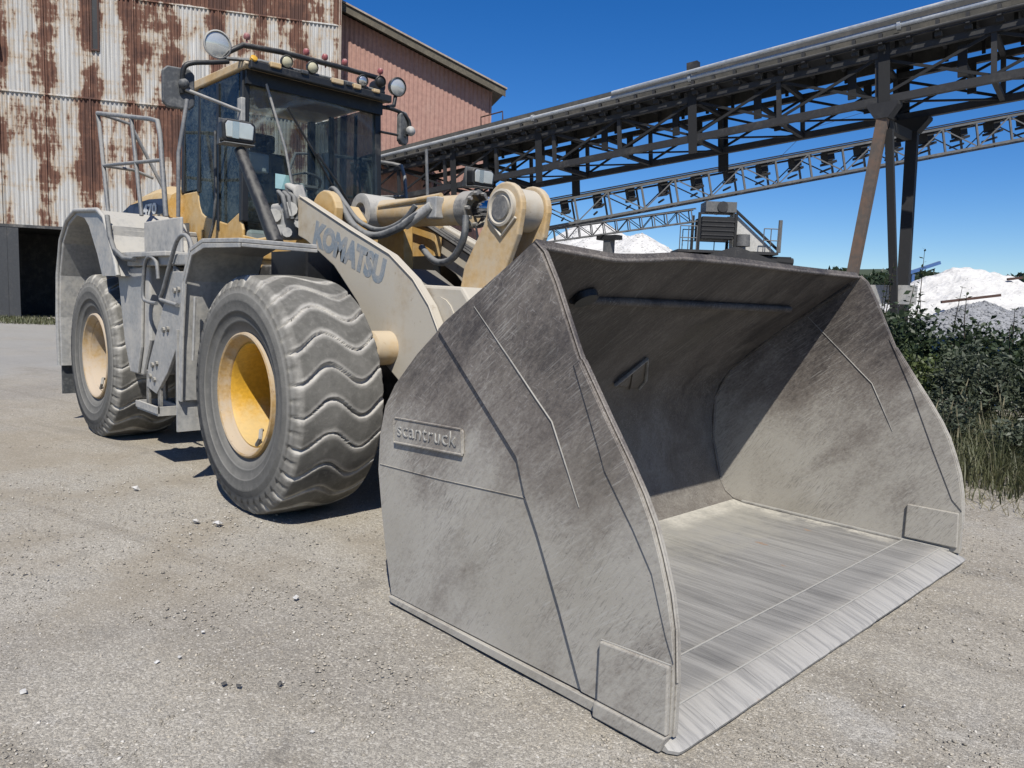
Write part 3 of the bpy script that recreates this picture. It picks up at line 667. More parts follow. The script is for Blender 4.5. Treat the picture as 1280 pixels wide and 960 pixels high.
heap('stone_heap', 'broad white crushed stone heap seen over the top edge of the bucket', [(-44.7, 62.1, 9.7), (-48.0, 58.4, 9.1), (-51.5, 55.8, 8.4), (-41.5, 64.5, 7.6), (-55, 66.6, 12.3), (-60, 60, 10.)], mt_chalk, 9000, .06, .22, 11)
heap('stone_heap', 'white crushed stone heap with two peaks at the right edge of the picture', [(-16.7, 73.0, 6.45), (-18.6, 71.0, 5.4), (-15.0, 74.4, 6.05), (-12.0, 76.8, 5.3), (-7.2, 79.5, 5.1), (-.5, 78.5, 4.7), (-21.5, 67.5, 3.2)], mt_chalk, 2000, .03, .09, 21, slope=.46, rough=1.6)
heap('stone_heap', 'low grey gravel heap in front of the white heap, behind the bushes', [(-4.6, 33.0, 2.35), (-3.0, 34., 2.2), (-1.2, 35.0, 2.05), (.8, 35.4, 1.9), (-6., 32.2, 1.5)], mt_greystone, 14000, .03, .13, 31, slope=.42)
heap('stone_heap', 'small white stone heap glimpsed between bucket and trestle legs', [(-12.5, 37.8, 2.2), (-10, 40.5, 2.0), (-9.3, 38, 1.4)], mt_chalk, 4000, .05, .2, 41, slope=.4)
for k, (x, y, z, l, az) in enumerate([(-13.6, 64.6, 3.15, 4.6, 44), (-12.4, 71.8, 5.1, 1.2, 44)]):
    o = MB().box((-l/2, -.12, -.1), (l/2, .12, .1), (0, R(-9), 0)).build('timber_beam' if k == 0 else 'steel_scrap', mt_rustdark); o.location = (x, y, z); o.rotation_euler = (0, 0, R(az))
    tag(o, 'dark beam lying on the flank of the two-peaked white heap' if k == 0 else 'small dark scrap near the top of the two-peaked white heap', 'beam' if k == 0 else 'scrap')

# ================================================================== FAR HILLS AND WOOD
def leaf_mat(name, a, b, c, sc=.5):
    t = NT(name); p = t.pos(); n = t.noise(p, sc, 4, .6); m = t.noise(p, sc*9, 3, .6)
    cc = t.mix(t.ramp(n, .35, .65), a, b); cc = t.mix(t.math('MULTIPLY', t.ramp(m, .45, .7), .7), cc, c)
    t.set(cc, .55); t.b.inputs['Transmission Weight'].default_value = 0
    tl = t.n('ShaderNodeBsdfTranslucent'); t.l(cc, tl.inputs[0]); mx = t.n('ShaderNodeMixShader'); mx.inputs[0].default_value = .28
    t.l(t.b.outputs[0], mx.inputs[1]); t.l(tl.outputs[0], mx.inputs[2]); t.l(mx.outputs[0], t.out.inputs[0]); return t.m
mt_wood = leaf_mat('distant_woodland', (.025, .045, .018), (.045, .07, .028), (.06, .085, .04), .08)
mt_hill = plain('distant_meadow', (.055, .075, .035), .9)
def hills():
    rows = []
    for j in range(10):
        v = j/9; row = []
        for k in range(120):
            u = k/119; th = R(8 + 150*u); rad = 210+120*v
            z = (4 + 13*math.sin(v*math.pi/2) + 2.2*math.sin(u*21)+1.6*math.sin(u*47+1))*math.sin(max(.05, v)*math.pi*.5) - 1
            row.append((rad*math.cos(th), rad*math.sin(th), z))
        rows.append(row)
    tag(MB().grid(rows).build('hills', mt_hill, None, 180), kind='structure')
    r_ = np.random.default_rng(5); n = 26000
    th = np.radians(8+150*r_.random(n)); cl = (np.sin(th*61)+np.sin(th*23+1)+np.sin(th*131+2))*.8
    rad = 225+90*r_.random(n); base = 9+(rad-225)/90*6
    P = np.stack([rad*np.cos(th), rad*np.sin(th), base+r_.random(n)**1.5*(2.6+cl)], -1)
    q = r_.normal(0, .75, (n, 4, 3)); V = (P[:, None]+q).reshape(-1, 3); F = np.arange(n*4).reshape(-1, 4)
    o = link('woodland', np_mesh('woodland', V, F), mt_wood); tag(o, 'dark green far woodland along the hills on the horizon', 'woodland', kind='stuff')
hills()
def blue_conveyor():
    T = thing('blue_conveyor', 'small blue conveyor tip sticking up behind the white heap', 'conveyor', (-25.8, 96., 0), (0, 0, R(47)))
    MB().beam((-4, 0, 6.6), (0, 0, 8.1), .45, .38).build('boom', mt_blue, T); MB().box((-3.2, -.1, 0), (-2.9, .1, 6.6)).build('leg', mt_blue, T)
mt_blue = dusty('blue_machine_paint', (.06, .14, .34), .5, 0, .2, (.25, .3, .36), 1.)
blue_conveyor()

# ================================================================== WHEEL LOADER
LOADER = thing('wheel_loader', 'dusty yellow articulated wheel loader with a big grey bucket on the ground', 'wheel loader')

# ------------------------------------------------ wheels
def tyre_mesh():
    prof = [(-.20,.355),(-.235,.40),(-.27,.425),(-.278,.44),(-.302,.50),(-.314,.505),(-.312,.515),(-.328,.57),(-.337,.572),(-.335,.582),(-.342,.64),(-.345,.65),(-.341,.655),(-.340,.69),(-.333,.695),(-.334,.735),(-.326,.745),(-.318,.772),(-.302,.792)]
    trd = [(-.285+.57*k/44, .812+.020*(1-((-.285+.57*k/44)/.285)**2)) for k in range(45)]
    P = prof + trd + [(-y, r) for y, r in prof[::-1]]
    N = 720; P = np.array(P); m = len(P); th = np.linspace(0, 2*np.pi, N, endpoint=False)
    TH, YY = np.meshgrid(th, P[:, 0], indexing='ij'); RR = np.tile(P[:, 1], (N, 1))
    nl = 24; pitch = 2*np.pi/nl; u = (YY+.31)/.62
    off = -.060*np.cos(2*np.pi*u/.70)/.83
    ph = ((TH-off)/pitch) % 1.; dist = np.minimum(ph, 1-ph)*pitch*.83          # metres to groove centre
    sel = np.clip((.325-np.abs(YY))/.02, 0, 1)*(RR > .74)
    w = .011+.006*np.sin(TH*7+YY*5)
    g = np.clip(1-(dist-w*.55)/(w*.55), 0, 1); g = g*g*(3-2*g)*sel
    RR2 = RR - .036*g*np.where(np.abs(YY) > .29, .75, 1)
    # nicks along the shoulder
    sh = (np.abs(YY) > .30) & (RR > .735); nk = np.clip((.5-np.abs(((TH*nl/np.pi) % 1)-.5))*6-1.6, 0, 1)
    RR2 = RR2 - np.where(sh, .016*nk, 0)
    # uneven lug wear
    RR2 = RR2 + np.where(RR > .79, .0025*np.sin(TH*13)*np.sin(YY*22+TH*5), 0)
    X = RR2*np.cos(TH); Z = RR2*np.sin(TH); Z = np.maximum(Z, -.80)
    V = np.stack([X, YY, Z], -1).reshape(-1, 3)
    i = np.arange(N*m).reshape(N, m); j = np.roll(i, -1, 0)
    F = np.stack([i[:, :-1], i[:, 1:], j[:, 1:], j[:, :-1]], -1).reshape(-1, 4)
    me = np_mesh('tyre', V, F)
    dust = np.clip(1-(dist-.013)/.034, 0, 1)*sel; dust = dust + .35*np.clip(1-np.abs(np.abs(YY)-.30)/.03, 0, 1)*(RR > .74)
    side = ((RR < .73)).astype(float); ring = (np.isin(np.round(RR, 3), (.44, .505, .572, .695, .745))).astype(float)
    at = me.attributes.new('groove', 'FLOAT_VECTOR', 'POINT')
    A = np.stack([np.clip(dust, 0, 1), side, ring], -1).reshape(-1, 3).astype(np.float32)
    at.data.foreach_set('vector', A.ravel()); return me
TYRE = tyre_mesh()
RIMM = MB().lathe([(-.20,.42),(-.230,.364),(-.234,.354),(-.22,.345),(-.10,.338),(.16,.325),(.16,.0)], n=72).mesh('rim')
FLANGE = MB().lathe([(-.262,.435),(-.300,.428),(-.306,.416),(-.300,.404),(-.275,.394),(-.255,.384),(-.246,.372),(-.235,.366),(-.19,.366),(-.19,.435)], n=72).mesh('rim_flange')
HUB = MB().lathe([(.158,.26),(.09,.255),(.08,.23),(.08,.15),(.03,.14),(.025,.0)], n=40).mesh('hub')
for k in range(12): pass
BOLTS = MB()
for k in range(16):
    a = 2*math.pi*k/16; c = (.292*math.cos(a), 0, .292*math.sin(a)); BOLTS.cyl((c[0], .12, c[2]), (c[0], .16, c[2]), .016, 6)
BOLTS = BOLTS.mesh('wheel_bolts')
def wheel(x, s, spin):
    w = part('wheel', LOADER, (x, s*1.15, .80))
    inner = R(180) if s > 0 else 0
    t = link('tyre', TYRE, mt_rubber, w, 180); 
    t.rotation_euler = (0, 0, inner)
    rm_, rg_ = (mt_rim, mt_ring) if x > -1 else (mt_ringdusty, mt_ringdusty)
    for nm, me, m in (('rim', RIMM, rm_), ('rim_flange', FLANGE, rg_), ('hub', HUB, rm_), ('wheel_bolts', BOLTS, rm_)):
        o = link(nm, me, m, w, 40); o.rotation_euler = (0, spin, inner)
        o.material_slots[0].link = 'OBJECT'; o.material_slots[0].material = m
    v = MB().tube([(.20, -.27, -.29), (.24, -.315, -.30), (.29, -.315, -.25), (.27, -.30, -.20), (.22, -.27, -.21)], .014, 6).build('lifting_clip', mt_bolt, w, 40)
    if s > 0: v.rotation_euler = (0, 0, R(180))
for x, sp in ((0, .3), (-3.45, 1.4)):
    for s in (-1, 1): wheel(x, s, sp)

# ------------------------------------------------ frames and axles
ff = MB(); ff.prism([(-1.35,.75),(-1.35,1.35),(-1.05,1.75),(-.35,1.75),(.25,1.45),(.62,1.15),(.62,.72),(.3,.55),(-.9,.55)], -.46, .46)
ff = ff.build('front_frame', mt_frame, LOADER, bevel=.02)
tw = [(-1.25,1.2),(-.45,1.2),(-.40,1.9),(-.38,2.10)] + [(-.56+.20*math.cos(R(a)),2.13+.20*math.sin(R(a))) for a in range(15,180,15)] + [(-.95,2.05),(-1.2,1.6)]
for y0, y1 in ((-.54, -.465), (.465, .54)): MB().prism(tw, y0, y1).build('boom_tower', mt_yellow, ff, bevel=.012); MB().prism([(-1.26,1.19),(-.44,1.19),(-.40,1.88),(-1.08,1.88)], y0-.004, y1+.004).build('tower_shade', mt_dark, ff)  # black cover over each tower foot stands in for shade there
for y in (-.28, .18): MB().prism([(-1.0,1.6),(-.45,1.7),(-.47,2.12),(-.60,2.24),(-.80,2.22)], y, y+.10).build('cylinder_tower', mt_yellow, ff, bevel=.012)
for x in (0, -3.45):
    m = MB().tube([(x,-.95,.80),(x,-.6,.80),(x,-.35,.80),(x,0,.80),(x,.35,.80),(x,.6,.80),(x,.95,.80)], [.19,.19,.24,.33,.24,.19,.19], 20); m.build('axle', mt_frame, LOADER, 50)
    for s in (-1, 1): MB().lathe([(0,.33),(.08*s,.36),(.14*s,.34),(.14*s,.1)], (x, s*.86, .80), n=32).build('brake_drum', mt_frame, LOADER, 40)
rf = MB(); rf.prism([(-1.45,.75),(-5.35,.75),(-5.35,1.6),(-3.0,1.75),(-1.45,1.75)], -.55, .55); rf = rf.build('rear_frame', mt_frame, LOADER, bevel=.02)
MB().cyl((-1.72,0,.6),(-1.72,0,1.75),.16,20).build('articulation_pin', mt_frame, rf, 40)
MB().box((-1.75,-.30,.8),(-1.2,.30,1.1)).build('articulation_yoke', mt_frame, rf, bevel=.02)
for s in (-1, 1): MB().tube([(-2.3, s*.42, .95), (-1.0, s*.46, .95)], .06, 12).build('steering_cylinder', mt_frame, rf, 40)
MB().prism([(-4.75,.75),(-5.55,.78),(-5.65,1.1),(-5.62,1.95),(-5.2,2.0),(-4.9,1.8)], -1.2, 1.2).build('counterweight', mt_yellow, LOADER, bevel=.05, seg=3)

# ------------------------------------------------ engine hood
hd = []
for x, zt, w in ((-3.02,2.52,.88),(-3.4,2.57,.88),(-3.9,2.56,.88),(-4.4,2.48,.88),(-4.9,2.34,.88),(-5.3,2.08,.82),(-5.5,1.75,.78)):
    hd.append([(x,-w,1.70),(x,-w,zt-.22),(x,-w+.05,zt-.08),(x,-w+.17,zt),(x,0,zt+.03),(x,w-.17,zt),(x,w-.05,zt-.08),(x,w,zt-.22),(x,w,1.70)])
hm = MB().grid(hd); n = len(hd[0]); hm.add(hd[0], [tuple(range(n))]); hm.add(hd[-1], [tuple(range(n))])
hood = hm.build('hood', mt_yellow, LOADER, 35)
for s in (-1, 1):
    MB().prism([(-3.06,2.05),(-3.06,2.40),(-3.5,2.42),(-4.1,2.40),(-4.6,2.28),(-4.95,2.05)], s*.885, s*.893).build('side_panel', mt_navy, hood)
    for k in range(2): MB().prism([(-3.10,2.13+.09*k),(-3.10,2.165+.09*k),(-3.34-.05*k,2.165+.09*k),(-3.34-.05*k,2.13+.09*k)], s*.894, s*.897).build('stripe', mt_cream, hood)
me = text_mesh('470', .15, .005, .003); o = link('number', me, mt_white, hood); o.rotation_euler = (R(90), 0, 0); o.location = (-3.66, -.897, 2.265); o.scale = (1.75, 1, 1)
MB().cyl((-4.3,.35,2.5),(-4.3,.35,2.95),.075,16).build('exhaust_pipe', mt_dark, hood, 40)
gr = MB()
for k in range(9): gr.box((-5.62,-.62,1.55+.0*k),( -5.60,-.60,1.56))
for k in range(7): MB().box((-5.56+.04*k*0-.0,-.6,2.0-.0*k-.045*k),(-5.50,.6,2.015-.045*k)).build('grille_slat', mt_dark, hood)

# ------------------------------------------------ rear fenders, steps and side tank
def off_poly(outer, inner): return outer + inner[::-1]
for s in (-1, 1):
    outer = [(-4.48,.62),(-4.50,1.15),(-4.44,1.62),(-4.28,1.98),(-4.02,2.17),(-3.70,2.25),(-2.95,2.21),(-2.74,2.13),(-2.48,1.78),(-2.38,1.60)]
    inner = [(-4.44,.62),(-4.46,1.15),(-4.40,1.60),(-4.24,1.94),(-4.00,2.12),(-3.70,2.20),(-3.44,2.16),(-3.30,2.08),(-3.04,1.80),(-2.90,1.60)]
    sh = MB()
    k = len(outer); a, b = (-1.52, -.80) if s < 0 else (.80, 1.52)
    for i in range(k-1):
        sh.add([(outer[i][0],a,outer[i][1]),(outer[i+1][0],a,outer[i+1][1]),(inner[i+1][0],a,inner[i+1][1]),(inner[i][0],a,inner[i][1]),
                (outer[i][0],b,outer[i][1]),(outer[i+1][0],b,outer[i+1][1]),(inner[i+1][0],b,inner[i+1][1]),(inner[i][0],b,inner[i][1])],
               [(0,1,2,3),(7,6,5,4),(0,4,5,1),(3,2,6,7)])
    fd = sh.build('rear_fender', mt_galv, LOADER, bevel=.012)
    # rolled outer lip
    lp = []
    for (ox, oz), (ix, iz) in zip(outer, inner): lp.append((ox, s*1.53, oz))
    MB().tube(lp, .022, 8).build('fender_lip', mt_galv, fd, 60)
    MB().box((-4.47, min(s*.78, s*.80), .9), (-2.7, max(s*.78, s*.80), 2.15)).build('dark_liner', mt_frame, fd)
    for x in (-4.2,-3.75,-3.3): MB().box((x, min(s*.80,s*.83), 1.0), (x+.06, max(s*.80,s*.83), 2.1)).build('liner_rib', mt_frame, fd)
    MB().box((-4.53,min(s*1.15,s*1.5),.30),(-4.50,max(s*1.15,s*1.5),.95)).build('mud_flap', mt_hose, fd)
    # tread platform and side tank between the axles
    y0, y1 = sorted((s*1.50, s*.74))
    pf = MB(); pf.box((-3.04,y0,2.02),(-2.62,y1,2.06)); pf.box((-2.66,y0,1.80),(-2.62,y1,2.02)); pf.box((-2.62,y0,1.76),(-1.30,y1,1.80)); 
    pf = pf.build('step_platform', mt_grey, LOADER, bevel=.008)
    ya, yb = sorted((s*1.46, s*1.42))
    MB().box((-2.34,min(s*1.32,s*1.295),1.801),(-1.46,max(s*1.32,s*1.295),2.09)).build('step_box', mt_grey, pf, bevel=.01)
    tk = MB().prism([(-2.72,1.70),(-1.98,1.70),(-1.98,1.05),(-2.18,.72),(-2.42,.72),(-2.60,1.05)], *sorted((s*1.40, s*.62))).build('side_tank', mt_grey, LOADER, bevel=.02)
    MB().prism([(-2.74,1.66),(-2.06,1.68),(-2.12,.98),(-2.22,.74),(-2.42,.74),(-2.56,1.0)], *sorted((s*1.43, s*1.405))).build('tank_cover', mt_galv, tk, bevel=.008)
    MB().box((-2.36,min(s*1.46,s*1.36),1.69),(-.95,max(s*1.46,s*1.36),1.775)).build('edge_beam', mt_galv, tk, bevel=.008)
    # ladder: two leaning stringers with treads, its lowest step hung on links
    ld = MB().prism([(-1.45,1.40),(-1.30,1.64),(-.96,1.64),(-1.00,1.25),(-1.40,.82),(-1.66,.62),(-1.90,.66),(-1.84,.86)], *sorted((s*1.46, s*1.43))).build('ladder', mt_galv, LOADER, bevel=.006)
    MB().prism([(-1.45,1.40),(-1.30,1.64),(-.96,1.64),(-1.00,1.25),(-1.40,.82),(-1.66,.62),(-1.90,.66),(-1.84,.86)], *sorted((s*1.00, s*.97))).build('stringer', mt_galv, ld, bevel=.006)
    for x, z in ((-1.14,1.50),(-1.28,1.20),(-1.52,.90)):
        MB().box((x-.14,min(s*1.425,s*1.005),z),(x+.12,max(s*1.425,s*1.005),z+.04)).build('tread', mt_galv, ld, bevel=.006)
    for x, z in ((-1.12,1.50),(-1.20,1.49),(-1.36,1.18),(-1.45,1.17),(-1.62,.88),(-1.72,.86),(-1.78,.76),(-1.68,.74)):
        MB().cyl((x,s*1.455,z),(x,s*1.478,z),.022,8).build('bolt', mt_bolt, ld, 40)
    for y in (1.44, 1.30):
        for x in (-1.90,-1.62): MB().box((x-.03,s*y-.012,.50),(x+.03,s*y+.012,.80)).build('step_link', mt_bolt, ld, bevel=.005)
    st = MB(); st.box((-2.02,min(s*1.50,s*1.12),.455),(-1.50,max(s*1.50,s*1.12),.475))
    for y in (1.50,1.31,1.12): st.box((-2.02,s*y-.012,.475),(-1.50,s*y+.012,.53))
    for x in (-2.02,-1.52): st.box((x,min(s*1.50,s*1.12),.475),(x+.02,max(s*1.50,s*1.12),.53))
    st.build('lowest_step', mt_galv, ld)
    for hp in ([(-1.10,1.38),(-1.30,1.40),(-1.46,1.42),(-1.39,1.50),(-1.19,1.76),(-1.07,1.88),(-.93,1.91),(-.81,1.84),(-.77,1.66)], [(-1.56,1.38),(-1.76,1.39),(-1.87,1.43),(-1.84,1.64),(-1.77,1.74),(-1.66,1.76),(-1.54,1.71),(-1.50,1.58)]):
        MB().tube(smooth([(x, s*1.485, z) for x, z in hp], 4), .016, 8).build('grab_handle', mt_rail, ld, 60)
    MB().prism([(-1.30,1.70),(-1.05,1.58),(-1.12,1.42),(-1.40,1.40)], *sorted((s*1.44, s*1.42))).build('hinge_plate', mt_rail, ld, bevel=.006)
    # tall guard rail along the platform
    y = s*1.28
    rl = MB().tube([(-3.50,y,2.22),(-3.72,y,3.05),(-3.80,y,3.26),(-2.25,y,2.98),(-2.08,y,2.94),(-2.02,y,2.82),(-1.90,y,2.12)], .021, 8).build('guard_rail', mt_rail, LOADER, 60)
    MB().tube([(-2.76,y,3.07),(-2.52,y,2.16)], .019, 8).build('rail_post', mt_rail, rl, 60)
    MB().tube([(-3.64,y,2.72),(-1.98,y,2.60)], .017, 8).build('mid_rail', mt_rail, rl, 60)
    MB().tube([(-3.80,y,3.26),(-3.86,s*.95,3.22),(-3.74,s*.62,2.5)], .019, 8).build('rail_brace', mt_rail, rl, 60)
    MB().tube([(-3.64,y,2.72),(-3.80,s*.95,2.74),(-3.78,s*.75,2.68)], .017, 8).build('rail_brace', mt_rail, rl, 60)
    MB().tube([(-1.62,y,2.1),(-1.60,y,2.62),(-1.56,s*1.22,3.05)], .017, 8).build('rail_post', mt_rail, rl, 60)
    MB().tube([(-2.66,s*1.53,2.14),(-2.56,s*1.54,1.95),(-2.44,s*1.54,1.83),(-2.20,s*1.53,1.75),(-1.98,s*1.52,1.74)], .022, 8).build('kick_rail', mt_hose, rl, 60)

# ------------------------------------------------ front fenders
for s in (-1, 1):
    y0, y1 = sorted((s*1.56, s*1.0))
    prof = [(.18,1.845),(-.42,1.86),(-.66,1.80),(-.80,1.58),(-.86,1.16),(-.90,.66)]
    m = MB(); k = len(prof)
    inn = [(.18,1.815),(-.41,1.83),(-.635,1.775),(-.77,1.565),(-.83,1.15),(-.87,.66)]
    for i in range(k-1):
        (a, b), (c, d) = prof[i], prof[i+1]; (e, f), (g, h) = inn[i], inn[i+1]
        m.add([(a,y0,b),(c,y0,d),(g,y0,h),(e,y0,f),(a,y1,b),(c,y1,d),(g,y1,h),(e,y1,f)], [(0,1,2,3),(7,6,5,4),(0,4,5,1),(3,2,6,7)])
    m.add([(.18,y0,1.845),(.18,y0,1.815),(.18,y1,1.815),(.18,y1,1.845)], [(0,1,2,3)])
    m.add([(-.90,y0,.66),(-.87,y0,.66),(-.87,y1,.66),(-.90,y1,.66)], [(0,1,2,3)])
    fd = m.build('front_fender', mt_galv, LOADER, bevel=.006)
    MB().box((.155,y0+.02,1.790),(.182,y1,1.813)).build('fender_flange', mt_galv, fd, bevel=.004)
    yl = s*1.56
    MB().prism([(.18,1.812),(-.41,1.827),(-.63,1.77),(-.765,1.56),(-.828,1.15),(-.868,.66),(-.835,.66),(-.795,1.145),(-.735,1.545),(-.61,1.745),(-.39,1.795),(.18,1.785)], *sorted((yl, s*1.545))).build('fender_lip', mt_galv, fd, bevel=.003)
    MB().box((-.86,min(s*.83,s*.81),.95),(-.30,max(s*.83,s*.81),1.83)).build('dark_liner', mt_dark, fd)  # added dark sheet, stands in for the shade under the fender
    MB().box((-.93,y0,.42),(-.905,y1,1.2)).build('mud_flap', mt_grey, fd)
    MB().tube([(-.70,s*1.50,1.45),(-.74,s*1.50,1.05),(-.75,s*1.5,.98)], .012, 6).build('edge_rod', mt_galv, fd)

# ------------------------------------------------ cab
XF, XR, YC, ZB, ZT = -1.66, -3.02, .70, 1.78, 3.42
cab = MB()
cab.prism([(-3.04,1.76),(-3.04,2.46),(-2.62,2.46),(-2.605,2.38),(-2.58,2.31),(-2.53,2.245),(-2.45,2.21),(-1.95,2.115),(-1.70,2.20),(-1.62,2.05),(-1.62,1.76)], -.728, -.70)
cab.prism([(-3.04,1.76),(-3.04,2.46),(-2.62,2.46),(-2.605,2.38),(-2.58,2.31),(-2.53,2.245),(-2.45,2.21),(-1.95,2.115),(-1.70,2.20),(-1.62,2.05),(-1.62,1.76)], .70, .728)
cab.box((-3.04,-.699,1.72),(-1.62,.699,1.80)); cab.box((-3.04,-.699,1.801),(-2.99,.699,2.45))
cab = cab.build('cab', mt_yellow, LOADER, bevel=.012)
MB().prism([(-.735,1.80),(.735,1.80),(.735,2.10),(.60,2.34),(.20,2.30),(-.30,2.05),(-.60,1.98),(-.735,2.0)], -1.62, -1.585, 'x').build('front_cowl', mt_yellow, cab, bevel=.012)
for s in (-1, 1):
    MB().beam((XF, s*.70, 2.12), (XF-.02, s*.68, 3.42), .07, .06).build('front_pillar', mt_dark, cab, bevel=.01)
    MB().beam((-2.60, s*.715, 2.44), (-2.58, s*.70, 3.42), .05, .05).build('door_pillar', mt_dark, cab, bevel=.01)
    MB().beam((-3.0, s*.70, 2.46), (-2.98, s*.68, 3.42), .08, .06).build('rear_pillar', mt_dark, cab, bevel=.01)
    MB().prism([(-2.602,2.38),(-2.577,2.312),(-2.528,2.248),(-2.448,2.213),(-1.95,2.118),(-1.702,2.203),(-1.702,3.40),(-2.602,3.40)], s*.712, s*.722).build('side_window', mt_side, cab)
    MB().prism([(-2.96,2.48),(-2.63,2.48),(-2.61,3.40),(-2.95,3.40)], s*.708, s*.718).build('rear_side_window', mt_side, cab)
    MB().box((-2.16, min(s*.724,s*.734), 2.06), (-2.11, max(s*.724,s*.734), 3.38)).build('window_bar', mt_dark, cab)
    MB().tube([(-2.20,s*.79,1.80),(-2.24,s*.79,1.92),(-2.12,s*.78,2.12),(-2.10,s*.77,2.35),(-2.10,s*.77,2.95)], .014, 8).build('door_handle_rail', mt_hose, cab, 60)
    MB().box((-2.50,min(s*.736,s*.75),1.98),(-2.47,max(s*.736,s*.75),2.08)).build('hinge', mt_yellow, cab)
ws = []
for z, dx in ((2.02,.02),(2.4,.03),(2.9,.01),(3.40,-.03)):
    ws.append([(XF+dx+.07*(1-(y/.70)**2), y, z) for y in np.linspace(-.675, .675, 13)])
MB().grid(ws).build('windscreen', mt_screen, cab, 180)
MB().grid([[(-3.0,y,z) for y in (-.66,.66)] for z in (2.46,3.40)]).build('rear_window', mt_side, cab)
rfm = []
roof = MB().prism([(-3.10,3.42),(-1.58,3.42),(-1.52,3.44),(-1.53,3.46),(-1.62,3.49),(-3.0,3.50),(-3.12,3.47)], -.74, .74).build('roof', mt_cream, cab, bevel=.03, seg=3)
MB().box((-1.66,-.70,3.30),(-1.60,.70,3.42)).build('visor_band', mt_dark, cab)
MB().box((-1.53,-.72,3.40),(-1.47,.72,3.47)).build('roof_front_rail', mt_dark, cab, bevel=.01)
for k, (y, w, m_) in enumerate(((-.55,.10,mt_cream),(-.26,.07,mt_hose),(.05,.12,mt_cream),(.20,.06,mt_hose),(.28,.08,mt_cream),(.50,.07,mt_cream))): MB().box((-1.50,y,3.445+.01*(k%2)),(-1.45,y+w,3.49)).build('cable_clip', m_, cab, bevel=.008)
# light bar over the windscreen
lb = MB().tube([(-1.62,-.92,3.44),(-1.60,-.86,3.52),(-1.58,-.74,3.60),(-1.57,-.4,3.625),(-1.57,.2,3.635),(-1.58,.62,3.635),(-1.6,.68,3.60),(-1.62,.70,3.42)], .024, 8).build('light_bar', mt_dark, cab, 60)
MB().tube([(-1.6,-.88,3.46),(-1.56,-.6,3.50),(-1.53,-.2,3.49),(-1.53,.3,3.50),(-1.55,.68,3.50)], .018, 6).build('wiring_loom', mt_hose, cab, 60)
FAC = Vector((1, -.12, -.14)).normalized()
def round_lamp(name, c, r, depth, lens, parent, facing=FAC):
    h = MB().lathe([(-depth,.0),(-depth,r*.45),(-depth*.55,r*.85),(0,r*1.0),(.015,r*1.02),(.02,r*.93),(.008,r*.9)], c, facing, 28).build(name, mt_dark if r < .1 else mt_galv, parent, 40)
    MB().lathe([(.006,r*.92),(.016,r*.7),(.024,r*.35),(.027,0)], c, facing, 28).build('lens', lens, h, 180); return h
def work_lamp(c, r, lens=mt_lens): return round_lamp('work_lamp', c, r, r*1.1, lens, LOADER)
work_lamp((-1.60,-.955,3.555), .112); work_lamp((-1.60,.87,3.605), .092)
for y, z, ln in ((-.38,3.535,mt_amber),(-.13,3.545,mt_amber),(.40,3.545,mt_reflector),(.60,3.58,mt_dark)): round_lamp('roof_lamp', (-1.50,y,z), .054, .07, ln, LOADER)
MB().cyl((-1.60,.60,3.54),(-1.50,.60,3.54),.062,14).build('horn', mt_dark, LOADER, 40)
for y, z in ((-.70,3.665),(-.14,3.675),(.05,3.675),(.26,3.68),(.66,3.69)):
    m = MB().lathe([(0,.026),(.02,.030),(.045,.022),(.055,0)], (-1.60,y,z), (.5,-.1,.85), 14); m.tube([(-1.58,y,3.60),(-1.60,y,z)], .008, 6); m.build('marker_lamp', mt_red, LOADER, 60)
MB().lathe([(0,.03),(.035,.03),(.05,0)], (-1.50,-.69,3.47), (.8,0,.5), 12).build('indicator_lamp', plain('amber_lens', (.75,.42,.05), .3), LOADER, 60)
# mirrors on their arms
def mirror(s, c, tilt, w=.17, h=.36):
    M_ = MB(); c = Vector(c)
    pts = [(-w/2,-h/2+.04),(-w/2+.04,-h/2),(w/2-.04,-h/2),(w/2,-h/2+.04),(w/2,h/2-.04),(w/2-.04,h/2),(-w/2+.04,h/2),(-w/2,h/2-.04)]
    M_.prism(pts, -.025, .025, 'x'); o = M_.build('mirror', mt_hose, LOADER, bevel=.012); o.location = c; o.rotation_euler = (0, 0, tilt)
    MB().box((-.031,-w/2+.02,-h/2+.03),(-.026,w/2-.02,h/2-.03)).build('mirror_glass', mt_chrome, o); return o
mirror(-1, (-1.72,-1.235,3.16), R(-12), .25, .33); mirror(1, (-1.62,.96,3.22), R(20), .15, .33)
MB().tube(smooth([(-1.60,-.86,3.44),(-1.60,-1.0,3.40),(-1.62,-1.16,3.36),(-1.64,-1.22,3.30),(-1.68,-1.22,3.12)],4), .02, 8).build('mirror_arm', mt_dark, LOADER, 60)
MB().tube([(-1.64,-.72,3.06),(-1.64,-.95,3.10),(-1.66,-1.2,3.15)], .015, 8).build('mirror_strut', mt_galv, LOADER, 60)
MB().sphere((-1.66,-1.21,3.19), .045).build('mirror_joint', mt_hose, LOADER, 180)
MB().box((-1.70,-.74,2.98),(-1.62,-.70,3.18)).build('mirror_bracket', mt_grey, LOADER, bevel=.006)
MB().tube(smooth([(-1.62,.70,3.38),(-1.60,.80,3.38),(-1.60,.94,3.36),(-1.60,1.02,3.30),(-1.60,1.03,3.22),(-1.6,1.0,3.16)],4), .02, 8).build('mirror_arm', mt_dark, LOADER, 60)
MB().tube([(-1.62,.70,3.14),(-1.60,.98,3.14)], .013, 8).build('mirror_strut', mt_dark, LOADER, 60)
MB().sphere((-1.58,1.03,3.20), .05).build('mirror_joint', mt_galv, LOADER, 180)
MB().tube([(-1.60,.74,3.38),(-1.61,.84,3.42),(-1.63,.87,3.52)], .02, 8).build('lamp_bracket', mt_dark, LOADER, 60)
